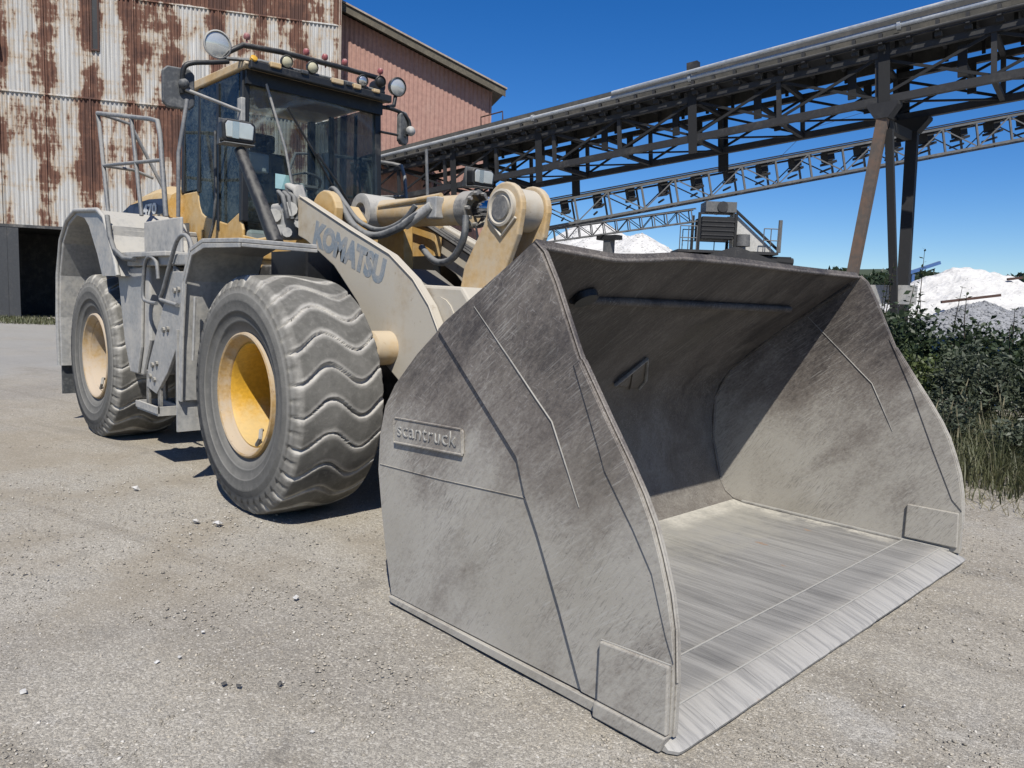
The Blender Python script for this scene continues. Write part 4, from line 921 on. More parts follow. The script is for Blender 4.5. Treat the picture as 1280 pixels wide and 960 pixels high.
# front lamp pods on leaning posts
for s in (-1, 1):
    c = Vector((-.62, s*1.20, 2.68))
    pod = MB().prism([(-.155,-.09),(-.12,-.115),(.13,-.115),(.165,-.085),(.155,.07),(.12,.095),(-.13,.10),(-.165,.06)], -.16, .0, 'x').build('headlamp', mt_dark, LOADER, bevel=.02, seg=3); pod.location = c; pod.scale = (.76,)*3; pod.rotation_euler = (0, R(4), R(-10))
    MB().prism([(-.125,-.075),(.125,-.08),(.135,.05),(.10,.075),(-.115,.078),(-.135,.04)], .002, .022, 'x').build('lens', mt_lens, pod, bevel=.018, seg=3)
    MB().prism([(-.07,-.078),(-.01,-.08),(-.01,.076),(-.07,.076)], .023, .027, 'x').build('turn_signal_lens', mt_reflector, pod)
    MB().prism([(-.28,-.13),(.02,-.13),(.02,-.118),(-.16,-.118),(-.20,.12),(-.22,.12)], -.15, .15).build('pod_bracket', mt_hose, pod, bevel=.006)
    MB().tube([(-.68, s*1.17, 2.55), (-.42, s*1.15, 2.20), (-.17, s*1.13, 1.85)], [.042,.05,.055], 12).build('lamp_post', mt_dark, LOADER, 60)
# windscreen wiper, its arm, and the notice behind the glass
wp = MB().tube([(-1.56,.20,2.36),(-1.54,.12,2.52),(-1.55,-.10,2.84),(-1.57,-.33,3.16)], .011, 6).build('wiper_arm', mt_dark, LOADER, 60)
MB().tube([(-1.545,-.30,2.50),(-1.555,-.36,2.80),(-1.60,-.52,3.33)], .012, 6).build('wiper_blade', mt_galv, wp, 60)
MB().tube([(-1.545,-.28,2.50),(-1.57,-.42,3.0),(-1.60,-.49,3.25)], .006, 6).build('wiper_hose', mt_hose, wp, 60)
MB().tube([(-1.53,.30,2.38),(-1.52,.14,2.58),(-1.54,-.05,2.80)], .012, 6).build('wiper_arm', mt_dark, LOADER, 60)
MB().box((-1.585,-.44,2.44),(-1.583,-.275,2.57)).build('paper_notice', mt_paper, cab)
# cab interior
seat = MB().box((-2.65,-.25,2.05),(-2.15,.25,2.20)).build('seat', mt_seat, cab, bevel=.05, seg=3)
MB().prism([(-2.72,2.2),(-2.56,2.2),(-2.66,2.95),(-2.80,2.95)], -.24, .24).build('backrest', mt_seat, seat, bevel=.04, seg=3)
MB().box((-2.82,-.13,2.96),(-2.72,.13,3.14)).build('headrest', mt_seat, seat, bevel=.03)
for s in (-1, 1): MB().box((-2.6,s*.34-.06,2.30),(-2.12,s*.34+.06,2.38)).build('armrest', mt_int, seat, bevel=.02)
MB().box((-2.7,-.22,1.8),(-2.2,.22,2.05)).build('seat_base', mt_seat, seat)
sw = MB().lathe([(0,.185),(.012,.20),(0,.215),(-.012,.20)], (-1.96,0,2.55), (-.5,0,.87), 28, True).build('steering_wheel', mt_seat, cab, 180)
MB().tube([(-1.72,0,1.85),(-1.86,0,2.38),(-1.96,0,2.55)], .045, 10).build('steering_column', mt_int, sw, 60)
MB().box((-1.98,-.19,2.53),(-1.94,.19,2.56),(0,R(-30),0)).build('spoke', mt_seat, sw)
MB().box((-2.05,-.52,2.62),(-1.98,-.30,2.80)).build('monitor', mt_int, cab, bevel=.02)
MB().tube([(-2.2,.45,2.3),(-2.2,.42,2.95)], .03, 8).build('joystick_post', mt_int, cab, 60)
MB().box((-1.8,-.66,1.82),(-1.65,.66,2.06)).build('dashboard', mt_int, cab, bevel=.03)

# ------------------------------------------------ lift arms, tilt cylinder, bell crank
arm = [(-.80,2.285),(-.76,2.285),(.0,1.99),(.52,1.80),(.80,1.63),(.98,1.46),(1.10,1.28),(1.32,1.00),(1.68,.62),(1.74,.48),(1.70,.34),(1.56,.28),(1.40,.34),(1.05,.66),(.70,.90),(.50,1.02),(.34,1.18),(.12,1.45),(-.22,1.72),(-.66,1.93),(-.79,1.97)]
for s in (-1, 1):
    y0, y1 = sorted((s*.62, s*.56))
    a = MB().prism(arm, *sorted((s*.635, s*.565))).build('lift_arm', mt_boom, LOADER, bevel=.010)
    b = MB()
    MB().tube([(p[0], s*.637, p[1]) for p in arm[1:8]], .008, 6).build('edge_weld', mt_boom, a, 60)
    pass
    MB().lathe([(-.2,.17),(.03,.17),(.035,.12),(.035,.0)], (1.56, s*.66, .46), (0,s,0), 28).build('bucket_pin_boss', mt_boom, a, 40)
    lc = MB().tube([(-.95,s*.66,.95),(.0,s*.66,1.05)], .10, 16).build('lift_cylinder', mt_boom, LOADER, 40)
    MB().tube([(.0,s*.66,1.05),(.50,s*.66,1.14)], .055, 14).build('cylinder_rod', mt_chrome, lc, 40)
    MB().lathe([(-.09,.12),(.10,.12),(.12,.09),(.12,.0)], (.53,s*.69,1.15), (0,s,0), 24).build('rod_eye', mt_cream, lc, 40)
me = text_mesh('KOMATSU', .235, .016, .0006, 1.0); 
o = link('lettering', me, mt_blue_txt, LOADER); 
ang = math.atan2(1.63-1.95, .46+.52); o.rotation_euler = Euler((R(90), -ang, 0), 'XYZ'); o.location = (-.545,-.6362,1.915)
xs_ = [v.co.x for v in me.vertices]; o.scale = (1.03/(max(xs_)-min(xs_)), 1., 1.)
o.name = 'arm_lettering'
cross = MB().tube([(.97,-.56,1.33),(.97,.56,1.33)], .19, 20).build('cross_tube', mt_boom, LOADER, 40)
MB().prism([(.62,1.60),(1.20,1.585),(1.32,1.46),(1.20,1.18),(.80,1.10),(.66,1.3)], -.55, .55).build('cross_box', mt_boom, LOADER, bevel=.02)
# tilt cylinder
cy = MB().tube([(-.52,0,2.20),(.62,0,2.165)], .112, 28).build('tilt_cylinder', mt_cream, LOADER, 40)
MB().lathe([(-.02,.135),(.10,.135),(.10,.112)], (.60,0,2.166), (1,0,-.03), 28).build('gland', mt_bolt, cy, 40)
for k in range(10):
    a = 2*math.pi*k/10; MB().cyl((.70,.115*math.cos(a),2.163+.115*math.sin(a)),(.735,.115*math.cos(a),2.162+.115*math.sin(a)),.014,6).build('gland_bolt', mt_bolt, cy)
MB().tube([(.70,0,2.163),(1.10,0,2.15)], .062, 20).build('rod', mt_chrome, cy, 40)
MB().tube([(.98,0,2.153),(1.10,0,2.148)], .085, 20).build('rod_eye', mt_boom, cy, 40)
MB().lathe([(-.15,.155),(.15,.155),(.155,.135),(.155,.08),(.12,.07),(.12,0)], (-.60,-.02,2.20), (0,-1,0), 32).build('base_eye', mt_galv, cy, 40)
MB().tube([(-.42,-.10,2.24),(.40,-.105,2.27)], .022, 8).build('oil_line', mt_cream, cy, 60)
MB().box((.30,-.17,2.10),(.42,-.09,2.26)).build('port_block', mt_galv, cy, bevel=.01)
# bell crank: two cheek plates round the pin
bc = [(.66,1.42),(.74,1.74),(.93,2.02)] + [(1.135+.175*math.cos(R(a)),2.13+.175*math.sin(R(a))) for a in range(190,-20,-15)] + [(1.28,1.95),(1.16,1.70),(1.12,1.45),(1.30,1.10),(1.46,.86),(1.42,.74),(1.28,.72),(1.05,1.0),(.82,1.18)]
crank = None
for y0, y1 in ((-.15,-.095),(.095,.15)):
    o = MB().prism(bc, y0, y1).build('bell_crank', mt_cream, LOADER, bevel=.014, seg=3)
    ysd = y0 if y0 < 0 else y1; sg = -1 if y0 < 0 else 1
    MB().lathe([(0,.125),(.03,.125),(.035,.11),(.02,.095),(.02,.0)], (1.135,ysd,2.13), (0,sg,0), 28).build('pin_boss', mt_boom, o, 40)
    MB().lathe([(0.02,.085),(.035,.08),(.035,0)], (1.135,ysd,2.13), (0,sg,0), 20).build('pin_end', mt_bolt, o, 40)
    MB().tube([(1.135-.13,ysd+sg*.01,2.06),(1.135,ysd+sg*.01,1.94),(1.135+.13,ysd+sg*.01,2.06)], .012, 6).build('keeper_weld', mt_boom, o, 60)
MB().lathe([(-.093,.145),(.093,.145)], (1.135,0,2.13), (0,1,0), 28).build('crank_sleeve', mt_boom, LOADER, 40)
MB().lathe([(-.093,.16),(.093,.16)], (.92,0,1.42), (0,1,0), 28).build('crank_pivot', mt_boom, LOADER, 40)
MB().beam((1.38,0,.82),(1.86,0,.98),.16,.16).build('bucket_link', mt_boom, LOADER, bevel=.02)
# hoses
MB().tube(smooth([(-.90,-.34,2.32),(-.72,-.40,2.33),(-.50,-.42,2.22),(-.32,-.40,2.05),(-.10,-.36,1.97),(.12,-.28,2.03),(.28,-.20,2.14),(.36,-.15,2.17)]), .030, 10).build('hydraulic_hose', mt_hose, LOADER, 60)
MB().tube(smooth([(-.90,-.30,2.36),(-.74,-.34,2.38),(-.55,-.36,2.26),(-.36,-.34,2.10),(-.12,-.30,2.02),(.1,-.24,2.08),(.2,-.19,2.20)]), .022, 10).build('hydraulic_hose', mt_hose, LOADER, 60)
MB().tube(smooth([(.72,-.13,2.10),(.74,-.16,1.94),(.62,-.16,1.80),(.40,-.14,1.78),(.1,-.05,1.9)]), .026, 10).build('hydraulic_hose', mt_hose, LOADER, 60)
for a in (((.15,-.25,2.05),(.36,-.16,2.19)), ((-.92,-.34,2.32),(-.80,-.38,2.335))): MB().cyl(*a, .038, 10).build('hose_fitting', mt_galv, LOADER, 40)
for k, y in enumerate((.40,.46,.52)):
    MB().tube([(-.95,y,2.25),(-.4,y,2.12),(.2,y,1.86),(.7,y,1.60)], .017, 6).build('pipe_run', mt_dark, LOADER, 60)
# dusty cluster of valves on the frame in front of the windscreen
vc = MB().box((-1.12,-.72,1.95),(-.88,-.52,2.24)).build('valve_block', mt_grey, LOADER, bevel=.03, seg=3)
for (x, y, z, r, l) in ((-.87,-.66,2.17,.06,.07),(-.87,-.58,2.07,.05,.09),(-1.0,-.73,2.12,.055,.07),(-.95,-.72,2.0,.045,.1),(-.87,-.70,1.98,.04,.1)):
    MB().tube([(x,y,z),(x+l,y-.04,z+.01)], r, 10).build('valve_cap', mt_grey, vc, 40)
for k in range(4):
    MB().tube([(-.95,-.70+.05*k,2.22),(-.92,-.74+.05*k,2.32),(-.83,-.75+.05*k,2.28),(-.80,-.72+.04*k,2.10)], .020, 8).build('valve_hose', mt_hose, vc, 60)
MB().tube([(-1.0,-.56,2.2),(-.95,-.62,2.38),(-.86,-.6,2.36),(-.84,-.56,2.2)], .05, 10).build('wrapped_cable', mt_grey, vc, 60)

# ------------------------------------------------ bucket
BK = part('bucket', LOADER)
PR = [(3.42,.048),(2.90,.048),(2.40,.048),(2.14,.05),(2.05,.062),(1.975,.11),(1.925,.19),(1.875,.32),(1.835,.50),(1.815,.68),(1.828,.83),(1.87,.95),(1.95,1.06),(2.12,1.215),(2.34,1.385),(2.56,1.535),(2.70,1.635),(2.845,1.735)]
def wave(y): return np.interp(y, [-1.56,-1.05,-.82,-.56,-.04,.69,1.56], [-.005,-.028,-.012,.014,.022,.022,.028])
ys = np.linspace(-1.536, 1.536, 41)
def shell(pr, i0, i1, name, mat, th=.028):
    f = []; b = []
    for i in range(i0, i1+1):
        p = Vector((pr[i][0], pr[i][1])); q = Vector(pr[min(i+1, len(pr)-1)])-Vector(pr[max(i-1, 0)]); nn = Vector((-q.y, q.x)).normalized()
        up_ = max(0., (i-14)/(len(pr)-15.))
        f.append([(p.x, y, p.y+up_*float(wave(y))) for y in ys]); b.append([(p.x+nn.x*th, y, p.y+nn.y*th+up_*float(wave(y))) for y in ys])
    m = MB().grid(f); m.grid(b); m.grid([f[-1], b[-1]]); m.grid([b[0], f[0]])
    for e in (0, -1): m.grid([[r_[e] for r_ in f], [r_[e] for r_ in b]])
    return m.build(name, mat, BK, 40)
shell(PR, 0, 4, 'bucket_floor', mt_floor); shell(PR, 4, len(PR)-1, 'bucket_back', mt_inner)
MB().tube([(2.848, y, 1.738+float(wave(y))-.012) for y in ys], .010, 8).build('top_lip', mt_bucket, BK, 60)
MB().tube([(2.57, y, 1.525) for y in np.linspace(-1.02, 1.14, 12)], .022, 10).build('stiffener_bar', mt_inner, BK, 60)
for y in (-.97,): MB().lathe([(0,.065),(.03,.06),(.035,.0)], (2.60,y,1.545), (.5,0,-.85), 20).build('drain_cover', mt_dark, BK, 40)
# side plates with their doubled front panels, welds and wear pads
side = [(1.935,.03),(1.885,.22),(1.84,.42),(1.80,.64),(1.81,.82),(1.85,.97),(1.93,1.085),(2.10,1.245),(2.30,1.40),(2.54,1.55),(2.85,1.74),(2.90,1.70),(2.97,1.585),(3.112,1.305),(3.122,1.30),(3.268,1.092),(3.36,.965),(3.43,.86),(3.485,.76),(3.525,.66),(3.565,.545),(3.59,.43),(3.606,.25),(3.606,.05)]
front = [(2.275,1.368),(2.803,.885),(2.858,.735),(2.927,.616),(3.065,.342),(3.16,.07),(3.60,.07)] + side[-2:10:-1][:0]
dbl = [(2.270,1.368),(2.803,.88),(2.858,.733),(2.935,.60),(3.065,.342),(3.20,.052),(3.600,.052),(3.600,.25),(3.585,.43),(3.558,.545),(3.519,.66),(3.479,.76),(3.424,.86),(3.354,.965),(3.262,1.092),(3.116,1.30),(3.106,1.305),(2.964,1.585),(2.895,1.695),(2.848,1.732),(2.54,1.543),(2.31,1.402)]
for s in (-1, 1):
    lift = lambda P_: [(x, z+(.026 if s > 0 else 0)*max(0., min(1., (z-1.40)/.33))) for x, z in P_]
    sp = MB().prism(lift(side), *sorted((s*1.535, s*1.558))).build('side_plate', mt_bucket, BK, bevel=.003)
    d = MB().prism(lift(dbl), *sorted((s*1.5585, s*1.574))).build('side_doubler', mt_bucket, BK, bevel=.004)
    for face, nm in ((s*1.576, 'weld_seam'), (s*1.533, 'weld_seam')):
        MB().tube([(2.517,face,1.478),(2.76,face,1.262),(2.90,face,1.135),(2.992,face,1.054),(3.06,face,.925),(3.149,face,.754)], [.0015,.0034,.0036,.0036,.0034,.0015], 6).build(nm, mt_weld, BK, 60)
    MB().prism([(3.09,1.285),(3.235,.978),(3.262,.915),(3.40,.735),(3.49,.60),(3.562,.40),(3.600,.318),(3.583,.43),(3.556,.545),(3.517,.66),(3.477,.76),(3.422,.86),(3.352,.965),(3.261,1.090),(3.115,1.295)], *sorted((s*1.5745, s*1.580))).build('front_edge_strip', mt_bucket, BK, bevel=.002)
    MB().prism([(3.075,1.36),(3.246,1.026),(3.395,.685),(3.537,.379),(3.598,.318),(3.583,.43),(3.556,.545),(3.517,.66),(3.477,.76),(3.422,.86),(3.352,.965),(3.261,1.090),(3.115,1.295)], *sorted((s*1.5345, s*1.529))).build('front_edge_strip', mt_bucket, BK, bevel=.002)
    MB().tube([(1.82,s*1.560,.673),(2.3,s*1.560,.69),(2.855,s*1.560,.722)], .0026, 6).build('weld_seam', mt_bucket, BK, 60)
    MB().tube([(x, s*1.5585, z) for x, z in lift(side)[10:-1]], .0055, 6).build('front_edge_bead', mt_bucket, BK, 60)
    MB().tube([(2.14,s*1.530,.06),(2.05,s*1.530,.07),(1.975,s*1.530,.115),(1.925,s*1.530,.19),(1.835,s*1.530,.50),(1.828,s*1.53,.83),(1.95,s*1.53,1.06),(2.34,s*1.53,1.385),(2.8,s*1.53,1.70)], .011, 6).build('corner_weld', mt_inner, BK, 60)
    MB().tube([(3.55,s*1.528,.056),(2.8,s*1.528,.058),(2.12,s*1.528,.060)], .012, 6).build('corner_weld', mt_weld, BK, 60)
    MB().prism([(3.294,.293),(3.591,.310),(3.598,.10),(3.60,.066),(3.295,.066)], *sorted((s*1.575, s*1.598))).build('corner_wear_plate', mt_bucket, BK, bevel=.006)
    MB().prism([(3.285,.300),(3.585,.305),(3.595,.085),(3.285,.080)], *sorted((s*1.534, s*1.515))).build('corner_wear_plate', mt_bucket, BK, bevel=.006)
    MB().tube([(3.294,s*1.576,.07),(3.294,s*1.580,.293),(3.45,s*1.580,.302),(3.591,s*1.580,.310)], .005, 6).build('weld_seam', mt_weld, BK, 60)
    MB().prism([(1.96,.004),(3.28,.004),(3.28,.044),(1.94,.032)], *sorted((s*1.5595, s*1.580))).build('skid_runner', mt_bucket, BK, bevel=.003)
    MB().prism([(3.285,.002),(3.58,.002),(3.60,.062),(3.285,.062)], *sorted((s*1.560, s*1.606))).build('corner_shoe', mt_bucket, BK, bevel=.006)
    # hinge ears behind the shell
    for y in (.46, .78): MB().prism([(1.80,.93),(1.80,.70),(1.835,.36),(1.88,.20),(1.62,.16),(1.44,.34),(1.44,.56),(1.58,.66)], *sorted((s*y, s*(y-.06)))).build('hinge_ear', mt_bucket, BK, bevel=.01)
for y in (-.20,.14): MB().prism([(1.88,1.06),(1.81,.86),(1.79,.62),(1.72,.84),(1.72,1.02),(1.80,1.14)], y, y+.06).build('link_ear', mt_bucket, BK, bevel=.01)
# welded name plate on the near side
pl = MB().prism([(1.955,.928),(2.445,.946),(2.462,.935),(2.466,.835),(2.45,.822),(1.958,.802),(1.94,.815),(1.938,.915)], -1.570, -1.559).build('name_plate', mt_bucket, BK, bevel=.004)
fr = MB().tube([(1.955,-1.570,.926),(2.45,-1.570,.943),(2.462,-1.570,.832),(1.952,-1.570,.806),(1.944,-1.570,.918)], .0055, 6).build('plate_rim', mt_bucket, BK, 60)
me = text_mesh('scantruck', .098, -.001, .0025, 1.06); o = link('plate_lettering', me, mt_letter, BK); xs_ = [v.co.x for v in me.vertices]
o.scale = (.44/(max(xs_)-min(xs_)), 1, 1); o.rotation_euler = (R(90), R(-2.2), 0); o.location = (1.975,-1.5725,.843)
# triangular gusset on the inner back wall
g = MB()
gp = [(1.913,.147,1.013),(2.096,.225,1.196),(1.934,.442,1.034),(1.872,.458,.972),(1.879,.345,.979)]
nrm = Vector((.70,0,-.71)); g.add([Vector(p)-nrm*.01 for p in gp]+[Vector(p)+nrm*.02 for p in gp], [(0,1,2,3,4),(9,8,7,6,5)]+[(i,(i+1)%5,(i+1)%5+5,i+5) for i in range(5)])
g.build('back_gusset', mt_inner, BK, bevel=.004)
MB().tube([Vector(p)+nrm*.025 for p in gp[:4]], .012, 6).build('gusset_rim', mt_weld, BK, 60)
MB().tube([Vector(p)+nrm*.025 for p in ((2.01,.20,1.12),(1.90,.33,1.0),(1.88,.345,.979))], .010, 6).build('gusset_rim', mt_inner, BK, 60)
# cutting edge: base plate and bolted wear edge running out to a thin lip
ce = MB().prism([(3.28,.010),(3.28,.060),(3.50,.060),(3.54,.048),(3.54,.010)], -1.514, 1.514).build('cutting_edge_base', mt_floor, BK, bevel=.003)
er = random.Random(4); rows_ = []; dx = 0.
for k in range(161):
    y = -1.585+3.17*k/160; dx = .8*dx + er.uniform(-.0008, .0008) - (er.uniform(.001, .003) if er.random() < .04 else 0)
    cr = max(0., abs(y)-1.555)/.03; q = -.035*cr**2
    rows_.append([(3.541,y,.003),(3.50,y,.0605),(3.515,y,.062),(3.625+.4*dx+q,y,.026),(3.640+dx+q,y,.016),(3.635+dx+q,y,.003),(3.541,y,.003)])
m = MB().grid(rows_); m.add(rows_[0][:6], [(0,1,2,3,4,5)]); m.add(rows_[-1][:6], [(5,4,3,2,1,0)]); m.build('cutting_edge', mt_floor, BK, 40)
MB().tube([(3.282,y,.060) for y in np.linspace(-1.5,1.5,20)], .006, 6).build('edge_weld', mt_weld, BK, 60)
MB().tube([(3.503,y,.062) for y in np.linspace(-1.5,1.5,20)], .0045, 6).build('edge_weld', mt_weld, BK, 60)

# ================================================================== GREENERY BEHIND THE BUCKET
mt_bush = leaf_mat('dark_bush_leaf', (.032, .052, .026), (.052, .082, .034), (.085, .115, .055), 3.)
mt_bush2 = leaf_mat('pale_willow_leaf', (.075, .095, .06), (.11, .135, .085), (.14, .16, .11), 3.)
mt_grass = leaf_mat('dry_green_grass', (.075, .095, .035), (.13, .135, .06), (.21, .19, .11), 1.3)
mt_stem = plain('bush_stem', (.06, .045, .03), .9)
def leaves(n, centre, rad, size, seed, shape=1.9, lump=5):
    r_ = np.random.default_rng(seed)
    cl = r_.normal(0, 1, (lump*9, 3)); cl /= np.linalg.norm(cl, axis=1)[:, None]; cl *= (r_.random((len(cl), 1))**.45)*.85
    cl[:, 2] = np.abs(cl[:, 2])*1.0-.12
    k = r_.integers(0, len(cl), n); P = cl[k] + r_.normal(0, .14, (n, 3)); P = P*np.array(rad)+np.array(centre)
    P[:, 2] = np.maximum(P[:, 2], .05)
    d = r_.normal(0, 1, (n, 3)); d[:, 2] = d[:, 2]*.7+.15; d /= np.linalg.norm(d, axis=1)[:, None]
    e = np.cross(d, r_.normal(0, 1, (n, 3))); e /= np.linalg.norm(e, axis=1)[:, None]
    s = size*r_.uniform(.55, 1.75, (n, 1)); w = s/shape*r_.uniform(.8, 1.3, (n, 1))
    f = np.cross(d, e)*s*.12
    V = np.stack([P, P+d*s*.5+e*w*.5+f, P+d*s, P+d*s*.5-e*w*.5+f], 1).reshape(-1, 3)
    return V, np.arange(n*4).reshape(-1, 4), cl*np.array(rad)+np.array(centre)
def bush(label, x, y, rad, n, size, mat, seed, shape=1.9, group='bushes behind the bucket', shoots=0):
    T = thing('bush', label, 'bush', (x, y, 0), group=group)
    V, F, cl = leaves(n, (0, 0, rad[2]*.42), (rad[0], rad[1], rad[2]*.62), size, seed, shape)
    r_ = random.Random(seed); st = MB()
    Vs = [V]; k = 0
    for i in range(shoots):
        a = Vector((r_.uniform(-rad[0], rad[0])*.7, r_.uniform(-rad[1], rad[1])*.6, rad[2]*.7)); b = a+Vector((r_.uniform(-.15, .15), r_.uniform(-.15, .15), r_.uniform(.35, .75)*rad[2]))
        st.tube([a, (a+b)/2+Vector((r_.uniform(-.04, .04), 0, 0)), b], [.010, .007, .003], 5)
        for j in range(26):
            t_ = r_.random(); p = np.array(a.lerp(b, t_)); d = np.array([r_.uniform(-1, 1), r_.uniform(-1, 1), r_.uniform(-.3, .6)]); d /= np.linalg.norm(d); e = np.cross(d, [0, .3, 1]); e /= np.linalg.norm(e); s = size*r_.uniform(.7, 1.2)
            Vs.append(np.array([p, p+d*s*.5+e*s*.28, p+d*s, p+d*s*.5-e*s*.28]))
    V = np.concatenate(Vs); F = np.arange(len(V)).reshape(-1, 4)
    link('crown', np_mesh('crown', V, F), mat, T)
    for i in range(16):
        c = Vector(cl[i]); st.tube([(r_.uniform(-.12, .12), r_.uniform(-.12, .12), 0), c*.5+Vector((0, 0, .08)), c], [.018, .012, .005], 5)
    st.build('stems', mt_stem, T)
bush('dark leafy bush right beside the trestle foot', .85, 8.3, (.85, .7, 1.75), 4200, .075, mt_bush, 1, shoots=5)
bush('tallest dark bush with thin shoots standing above its crown', 1.75, 9.3, (.95, .8, 1.55), 4600, .075, mt_bush, 2, shoots=4)
bush('dark bush at the right edge of the picture, behind the grass', 3.35, 8.6, (1.0, .8, 1.38), 4600, .075, mt_bush, 3, shoots=1)
bush('dark bush filling the row between tallest bush and right edge', 2.55, 8.6, (.8, .7, 1.32), 3800, .07, mt_bush, 4, shoots=2)
bush('pale grey-green willowy bush low in front of the dark bushes', 2.15, 7.2, (.65, .5, 1.25), 3200, .075, mt_bush2, 5, 4.)
mt_bush3 = leaf_mat('light_green_leaf', (.07, .10, .03), (.11, .145, .045), (.14, .17, .06), 3.)
bush('light green bush just past the far side of the bucket', 1.35, 7.3, (.6, .45, 1.15), 2800, .065, mt_bush3, 6, 2.4)
bush('pale willowy bush at the right edge, lowest of the row', 3.1, 7.2, (.7, .5, 1.15), 3000, .075, mt_bush2, 8, 4.)
bush('dark bush farther off behind the trestle leg', -1.6, 13.5, (1.4, 1.0, 1.7), 3200, .11, mt_bush, 9, shoots=2)
bush('broad dark bush behind the right-hand bushes', 2.9, 11.8, (1.6, 1.0, 1.5), 4200, .10, mt_bush, 10, shoots=1)
for k_, (bx_, by_, bs_) in enumerate(((2.3, 5.6, .5), (3.2, 5.2, .42), (1.75, 5.0, .38))):
    bush(('knee-high grey-green weed clump in the grass, ' + ('middle one of three', 'rightmost of three', 'leftmost, beside the bucket wall')[k_]), bx_, by_, (bs_, bs_*.8, bs_*1.5), 1500, .05, mt_bush2, 40+k_, 3., 'weed clumps in the grass')
def grass():
    r_ = np.random.default_rng(9); n = 42000
    x = r_.uniform(-.8, 7.5, n); y = 3.35 + 5.2*r_.random(n)**1.1
    edge = 3.5+.25*np.sin(x*2.1)+.2*np.sin(x*5.3+1)
    k = (y > edge+ r_.normal(0, .12, n)) & ((np.sin(x*3.1+y*2.2)+np.sin(x*1.3-y*3.7+2)+r_.normal(0, .7, n)) > -1.0); x, y = x[k], y[k]; n = len(x)
    h = r_.uniform(.10, .46, n)*(.45+.55*np.clip((y-edge[k])/1.4, 0, 1)); a = r_.uniform(0, 6.28, n); lean = r_.uniform(.1, 1.0, n)*h
    w = r_.uniform(.003, .007, n); dx, dy = np.cos(a), np.sin(a); px, py = -dy*w, dx*w; z0 = np.zeros(n)-.01
    b0 = np.stack([x-px, y-py, z0], -1); b1 = np.stack([x+px, y+py, z0], -1)
    m0 = np.stack([x-px*.8+dx*lean*.3, y-py*.8+dy*lean*.3, h*.6], -1); m1 = np.stack([x+px*.8+dx*lean*.3, y+py*.8+dy*lean*.3, h*.6], -1)
    t0 = np.stack([x+dx*lean-px*.15, y+dy*lean-py*.15, h], -1); t1 = np.stack([x+dx*lean+px*.15, y+dy*lean+py*.15, h], -1)
    V = np.stack([b0, b1, m1, m0, t1, t0], 1).reshape(-1, 3); i = np.arange(n)[:, None]*6
    F = np.concatenate([i+np.array([0, 1, 2, 3]), i+np.array([3, 2, 4, 5])])
    tag(link('grass', np_mesh('grass', V, F), mt_grass), 'tall half-dry grass along the yard edge on the right', 'grass', kind='stuff')
grass()
def dry_stalks():
    r_ = np.random.default_rng(29); m = MB()
    for k in range(70):
        x = r_.uniform(.2, 5.5); y = r_.uniform(3.9, 7.2); h = r_.uniform(.35, .75); a = r_.uniform(0, 6.28); l = r_.uniform(.05, .35)*h
        p = [(x, y, 0), (x+l*.35*math.cos(a), y+l*.35*math.sin(a), h*.6), (x+l*math.cos(a), y+l*math.sin(a), h)]
        m.tube(p, [.0035, .0028, .002], 3); m.tube([p[2], (p[2][0]+.02*math.cos(a), p[2][1]+.02*math.sin(a), h+.09)], [.008, .003], 4)
    for k in range(500):
        x = r_.uniform(1.5, 5.5); y = 3.05+.6*r_.random(); h = r_.uniform(.02, .10); a = r_.uniform(0, 6.28); m.tube([(x, y, 0), (x+h*math.cos(a), y+h*math.sin(a), h)], [.004, .001], 3)
    tag(m.build('dry_stalks', mt_straw), 'straw-coloured dry stalks among the grass on the right', 'dry grass', kind='stuff')
mt_straw = plain('dry_straw', (.28, .25, .15), .8)
dry_stalks()
def weeds():
    r_ = np.random.default_rng(19); n = 5000; o0 = np.array([-33.15, 3.98]); d = np.array([S_DIR.x, S_DIR.y]); nn = np.array([S_DIR.y, -S_DIR.x])
    s = r_.uniform(-6, 6, n); q = 1.0+4.5*r_.random(n)**1.4
    P = o0+s[:, None]*d+q[:, None]*nn; h = r_.uniform(.05, .22, n); a = r_.uniform(0, 6.28, n); w = .03
    dx, dy = np.cos(a)*w, np.sin(a)*w; z = np.zeros(n)
    V = np.stack([np.stack([P[:, 0]-dx, P[:, 1]-dy, z], -1), np.stack([P[:, 0]+dx, P[:, 1]+dy, z], -1), np.stack([P[:, 0]+dy*3, P[:, 1]-dx*3, h], -1)], 1).reshape(-1, 3)
    tag(link('weeds', np_mesh('weeds', V, np.arange(n*3).reshape(-1, 3)), mt_grass), 'thin strip of weeds at the foot of the rusty shed', 'weeds', kind='stuff')
weeds()
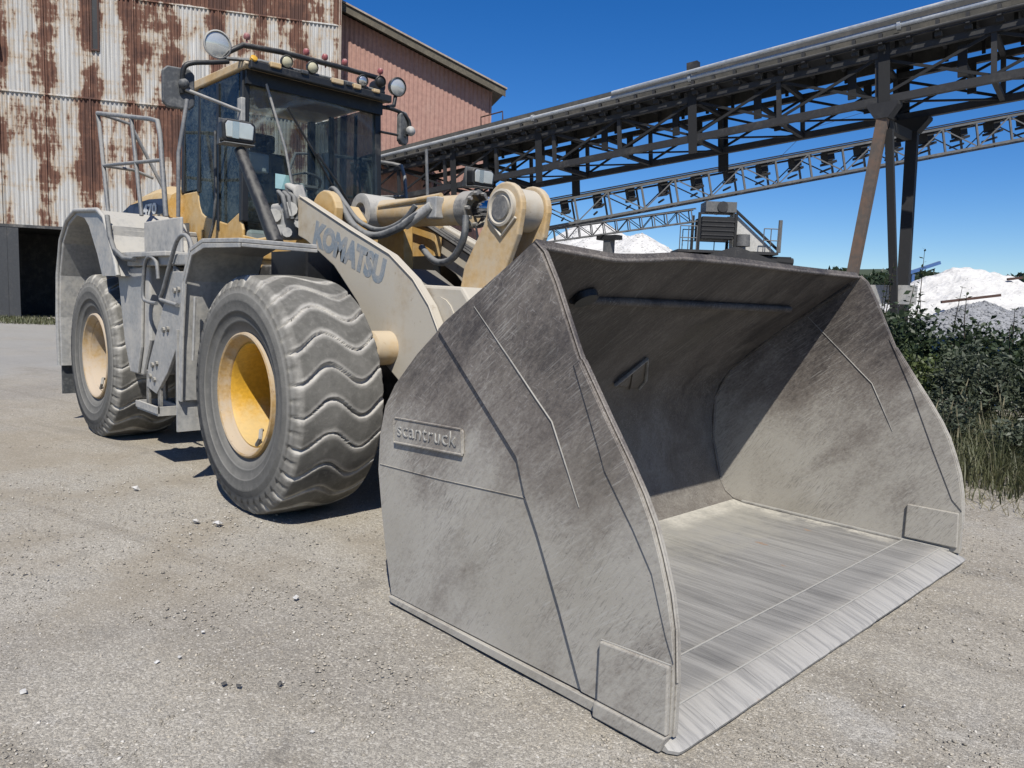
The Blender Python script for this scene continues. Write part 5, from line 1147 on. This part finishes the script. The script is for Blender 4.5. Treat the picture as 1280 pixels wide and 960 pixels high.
# ================================================================== LOOSE STONES ON THE YARD
def tone_mat():
    t = NT('mixed_gravel'); at = t.n('ShaderNodeAttribute'); at.attribute_name = 'tone'; v = t.sep(at.outputs['Vector'])
    c = t.mix(v[0], (.27, .245, .205), (.56, .505, .415)); c = t.mix(v[1], c, (.74, .71, .65)); return t.set(c, .9)
mt_gravel = tone_mat()
def gravel():
    n = 60000
    cx, cy = 4.937, -3.667
    def place(r_, n):
        th = R(136)+r_.uniform(-.72, .80, n); d = 1.7+ (r_.random(n)**1.9)*11.5
        x = cx+d*np.cos(th); y = cy+d*np.sin(th)
        for i, (ax, ay, sd, m) in enumerate(((.15, -1.78, .22, 500), (-1.2, -2.1, .35, 400), (2.2, -2.6, .5, 500), (3.95, 1.2, .3, 300), (3.9, -.9, .3, 300))):
            x[i*600:i*600+m] = r_.normal(ax, sd, m); y[i*600:i*600+m] = r_.normal(ay, sd, m)
        return np.stack([x, y, np.full(n, -.0085)], -1)
    V, F, s = rocks(n, place, .0018, .0115, 77, .45)
    C = V.reshape(n, 6, 3).mean(1)
    inb = (C[:, 0] > 1.9) & (C[:, 0] < 3.66) & (np.abs(C[:, 1]) < 1.6)
    V = V.reshape(n, 6, 3)[~inb].reshape(-1, 3); m = len(V)//6; F = F[:m*8]
    me = np_mesh('gravel', V, F); r_ = np.random.default_rng(3)
    t0 = np.repeat(r_.random(m), 6); w1 = (r_.random(m) > .93).astype(float)*r_.random(m); w1[:3000] = np.maximum(w1[:3000], (r_.random(3000) > .45)*.8); t1 = np.repeat(w1, 6)
    at = me.attributes.new('tone', 'FLOAT_VECTOR', 'POINT'); at.data.foreach_set('vector', np.stack([t0, t1, t0*0], -1).astype(np.float32).ravel())
    tag(link('gravel', me, mt_gravel), 'fine loose gravel scattered over the yard', 'gravel', kind='stuff')
gravel()
def stones():
    # the larger single stones one can pick out: position on the ground, size
    S = SPOTS
    for i, (x, y, s, lab) in enumerate(S):
        V, F, _ = rocks(1, lambda r_, n: np.zeros((1, 3)), s, s*1.001, 100+i, .55)
        bm = bmesh.new(); vv = [bm.verts.new(v) for v in V]; [bm.faces.new([vv[k] for k in f]) for f in F]
        bmesh.ops.subdivide_edges(bm, edges=bm.edges[:], cuts=1, use_grid_fill=True)
        rr = random.Random(i)
        for v in bm.verts: v.co *= 1+rr.uniform(-.16, .12)
        me = bpy.data.meshes.new('stone'); bm.to_mesh(me); bm.free()
        o = link('stone', me, mt_dkstone if 'dark' in lab else mt_whstone); o.location = (x, y, s*.2); tag(o, lab, 'stone', 'loose stones on the yard')
mt_whstone = stone_mat('pale_loose_stone', (.60, .59, .57), (.72, .71, .69), 30.)
mt_dkstone = stone_mat('dark_loose_stone', (.07, .07, .07), (.13, .125, .12), 30.)
W_ = 'white stone lying '
SPOTS = [(1.62,-1.903,.022,W_+'alone in front of the bucket heel'),(2.348,-2.358,.016,W_+'low in the foreground, right of two dark stones'),(1.813,-3.107,.020,W_+'flat near the left edge of the foreground'),
 (1.878,-2.655,.016,W_+'in the left foreground, left one of a close pair'),(1.893,-2.572,.014,W_+'in the left foreground, right one of a close pair'),(1.718,-2.405,.012,'small '+W_+'above the close pair'),
 (.216,-1.714,.045,W_+'beside the front wheel, right one of two'),(.082,-1.806,.035,W_+'beside the front wheel, left one of two'),
 (2.214,-2.521,.020,'dark stone in the left foreground, left one of two'),(2.265,-2.487,.016,'dark stone in the left foreground, right one of two'),
 (-.967,-1.845,.035,W_+'on the ground before the rear wheel'),(2.719,-2.426,.012,'tiny '+W_+'at the bottom of the picture'),(4.02,-.60,.010,'tiny '+W_+'in the right foreground before the lip')]
stones()
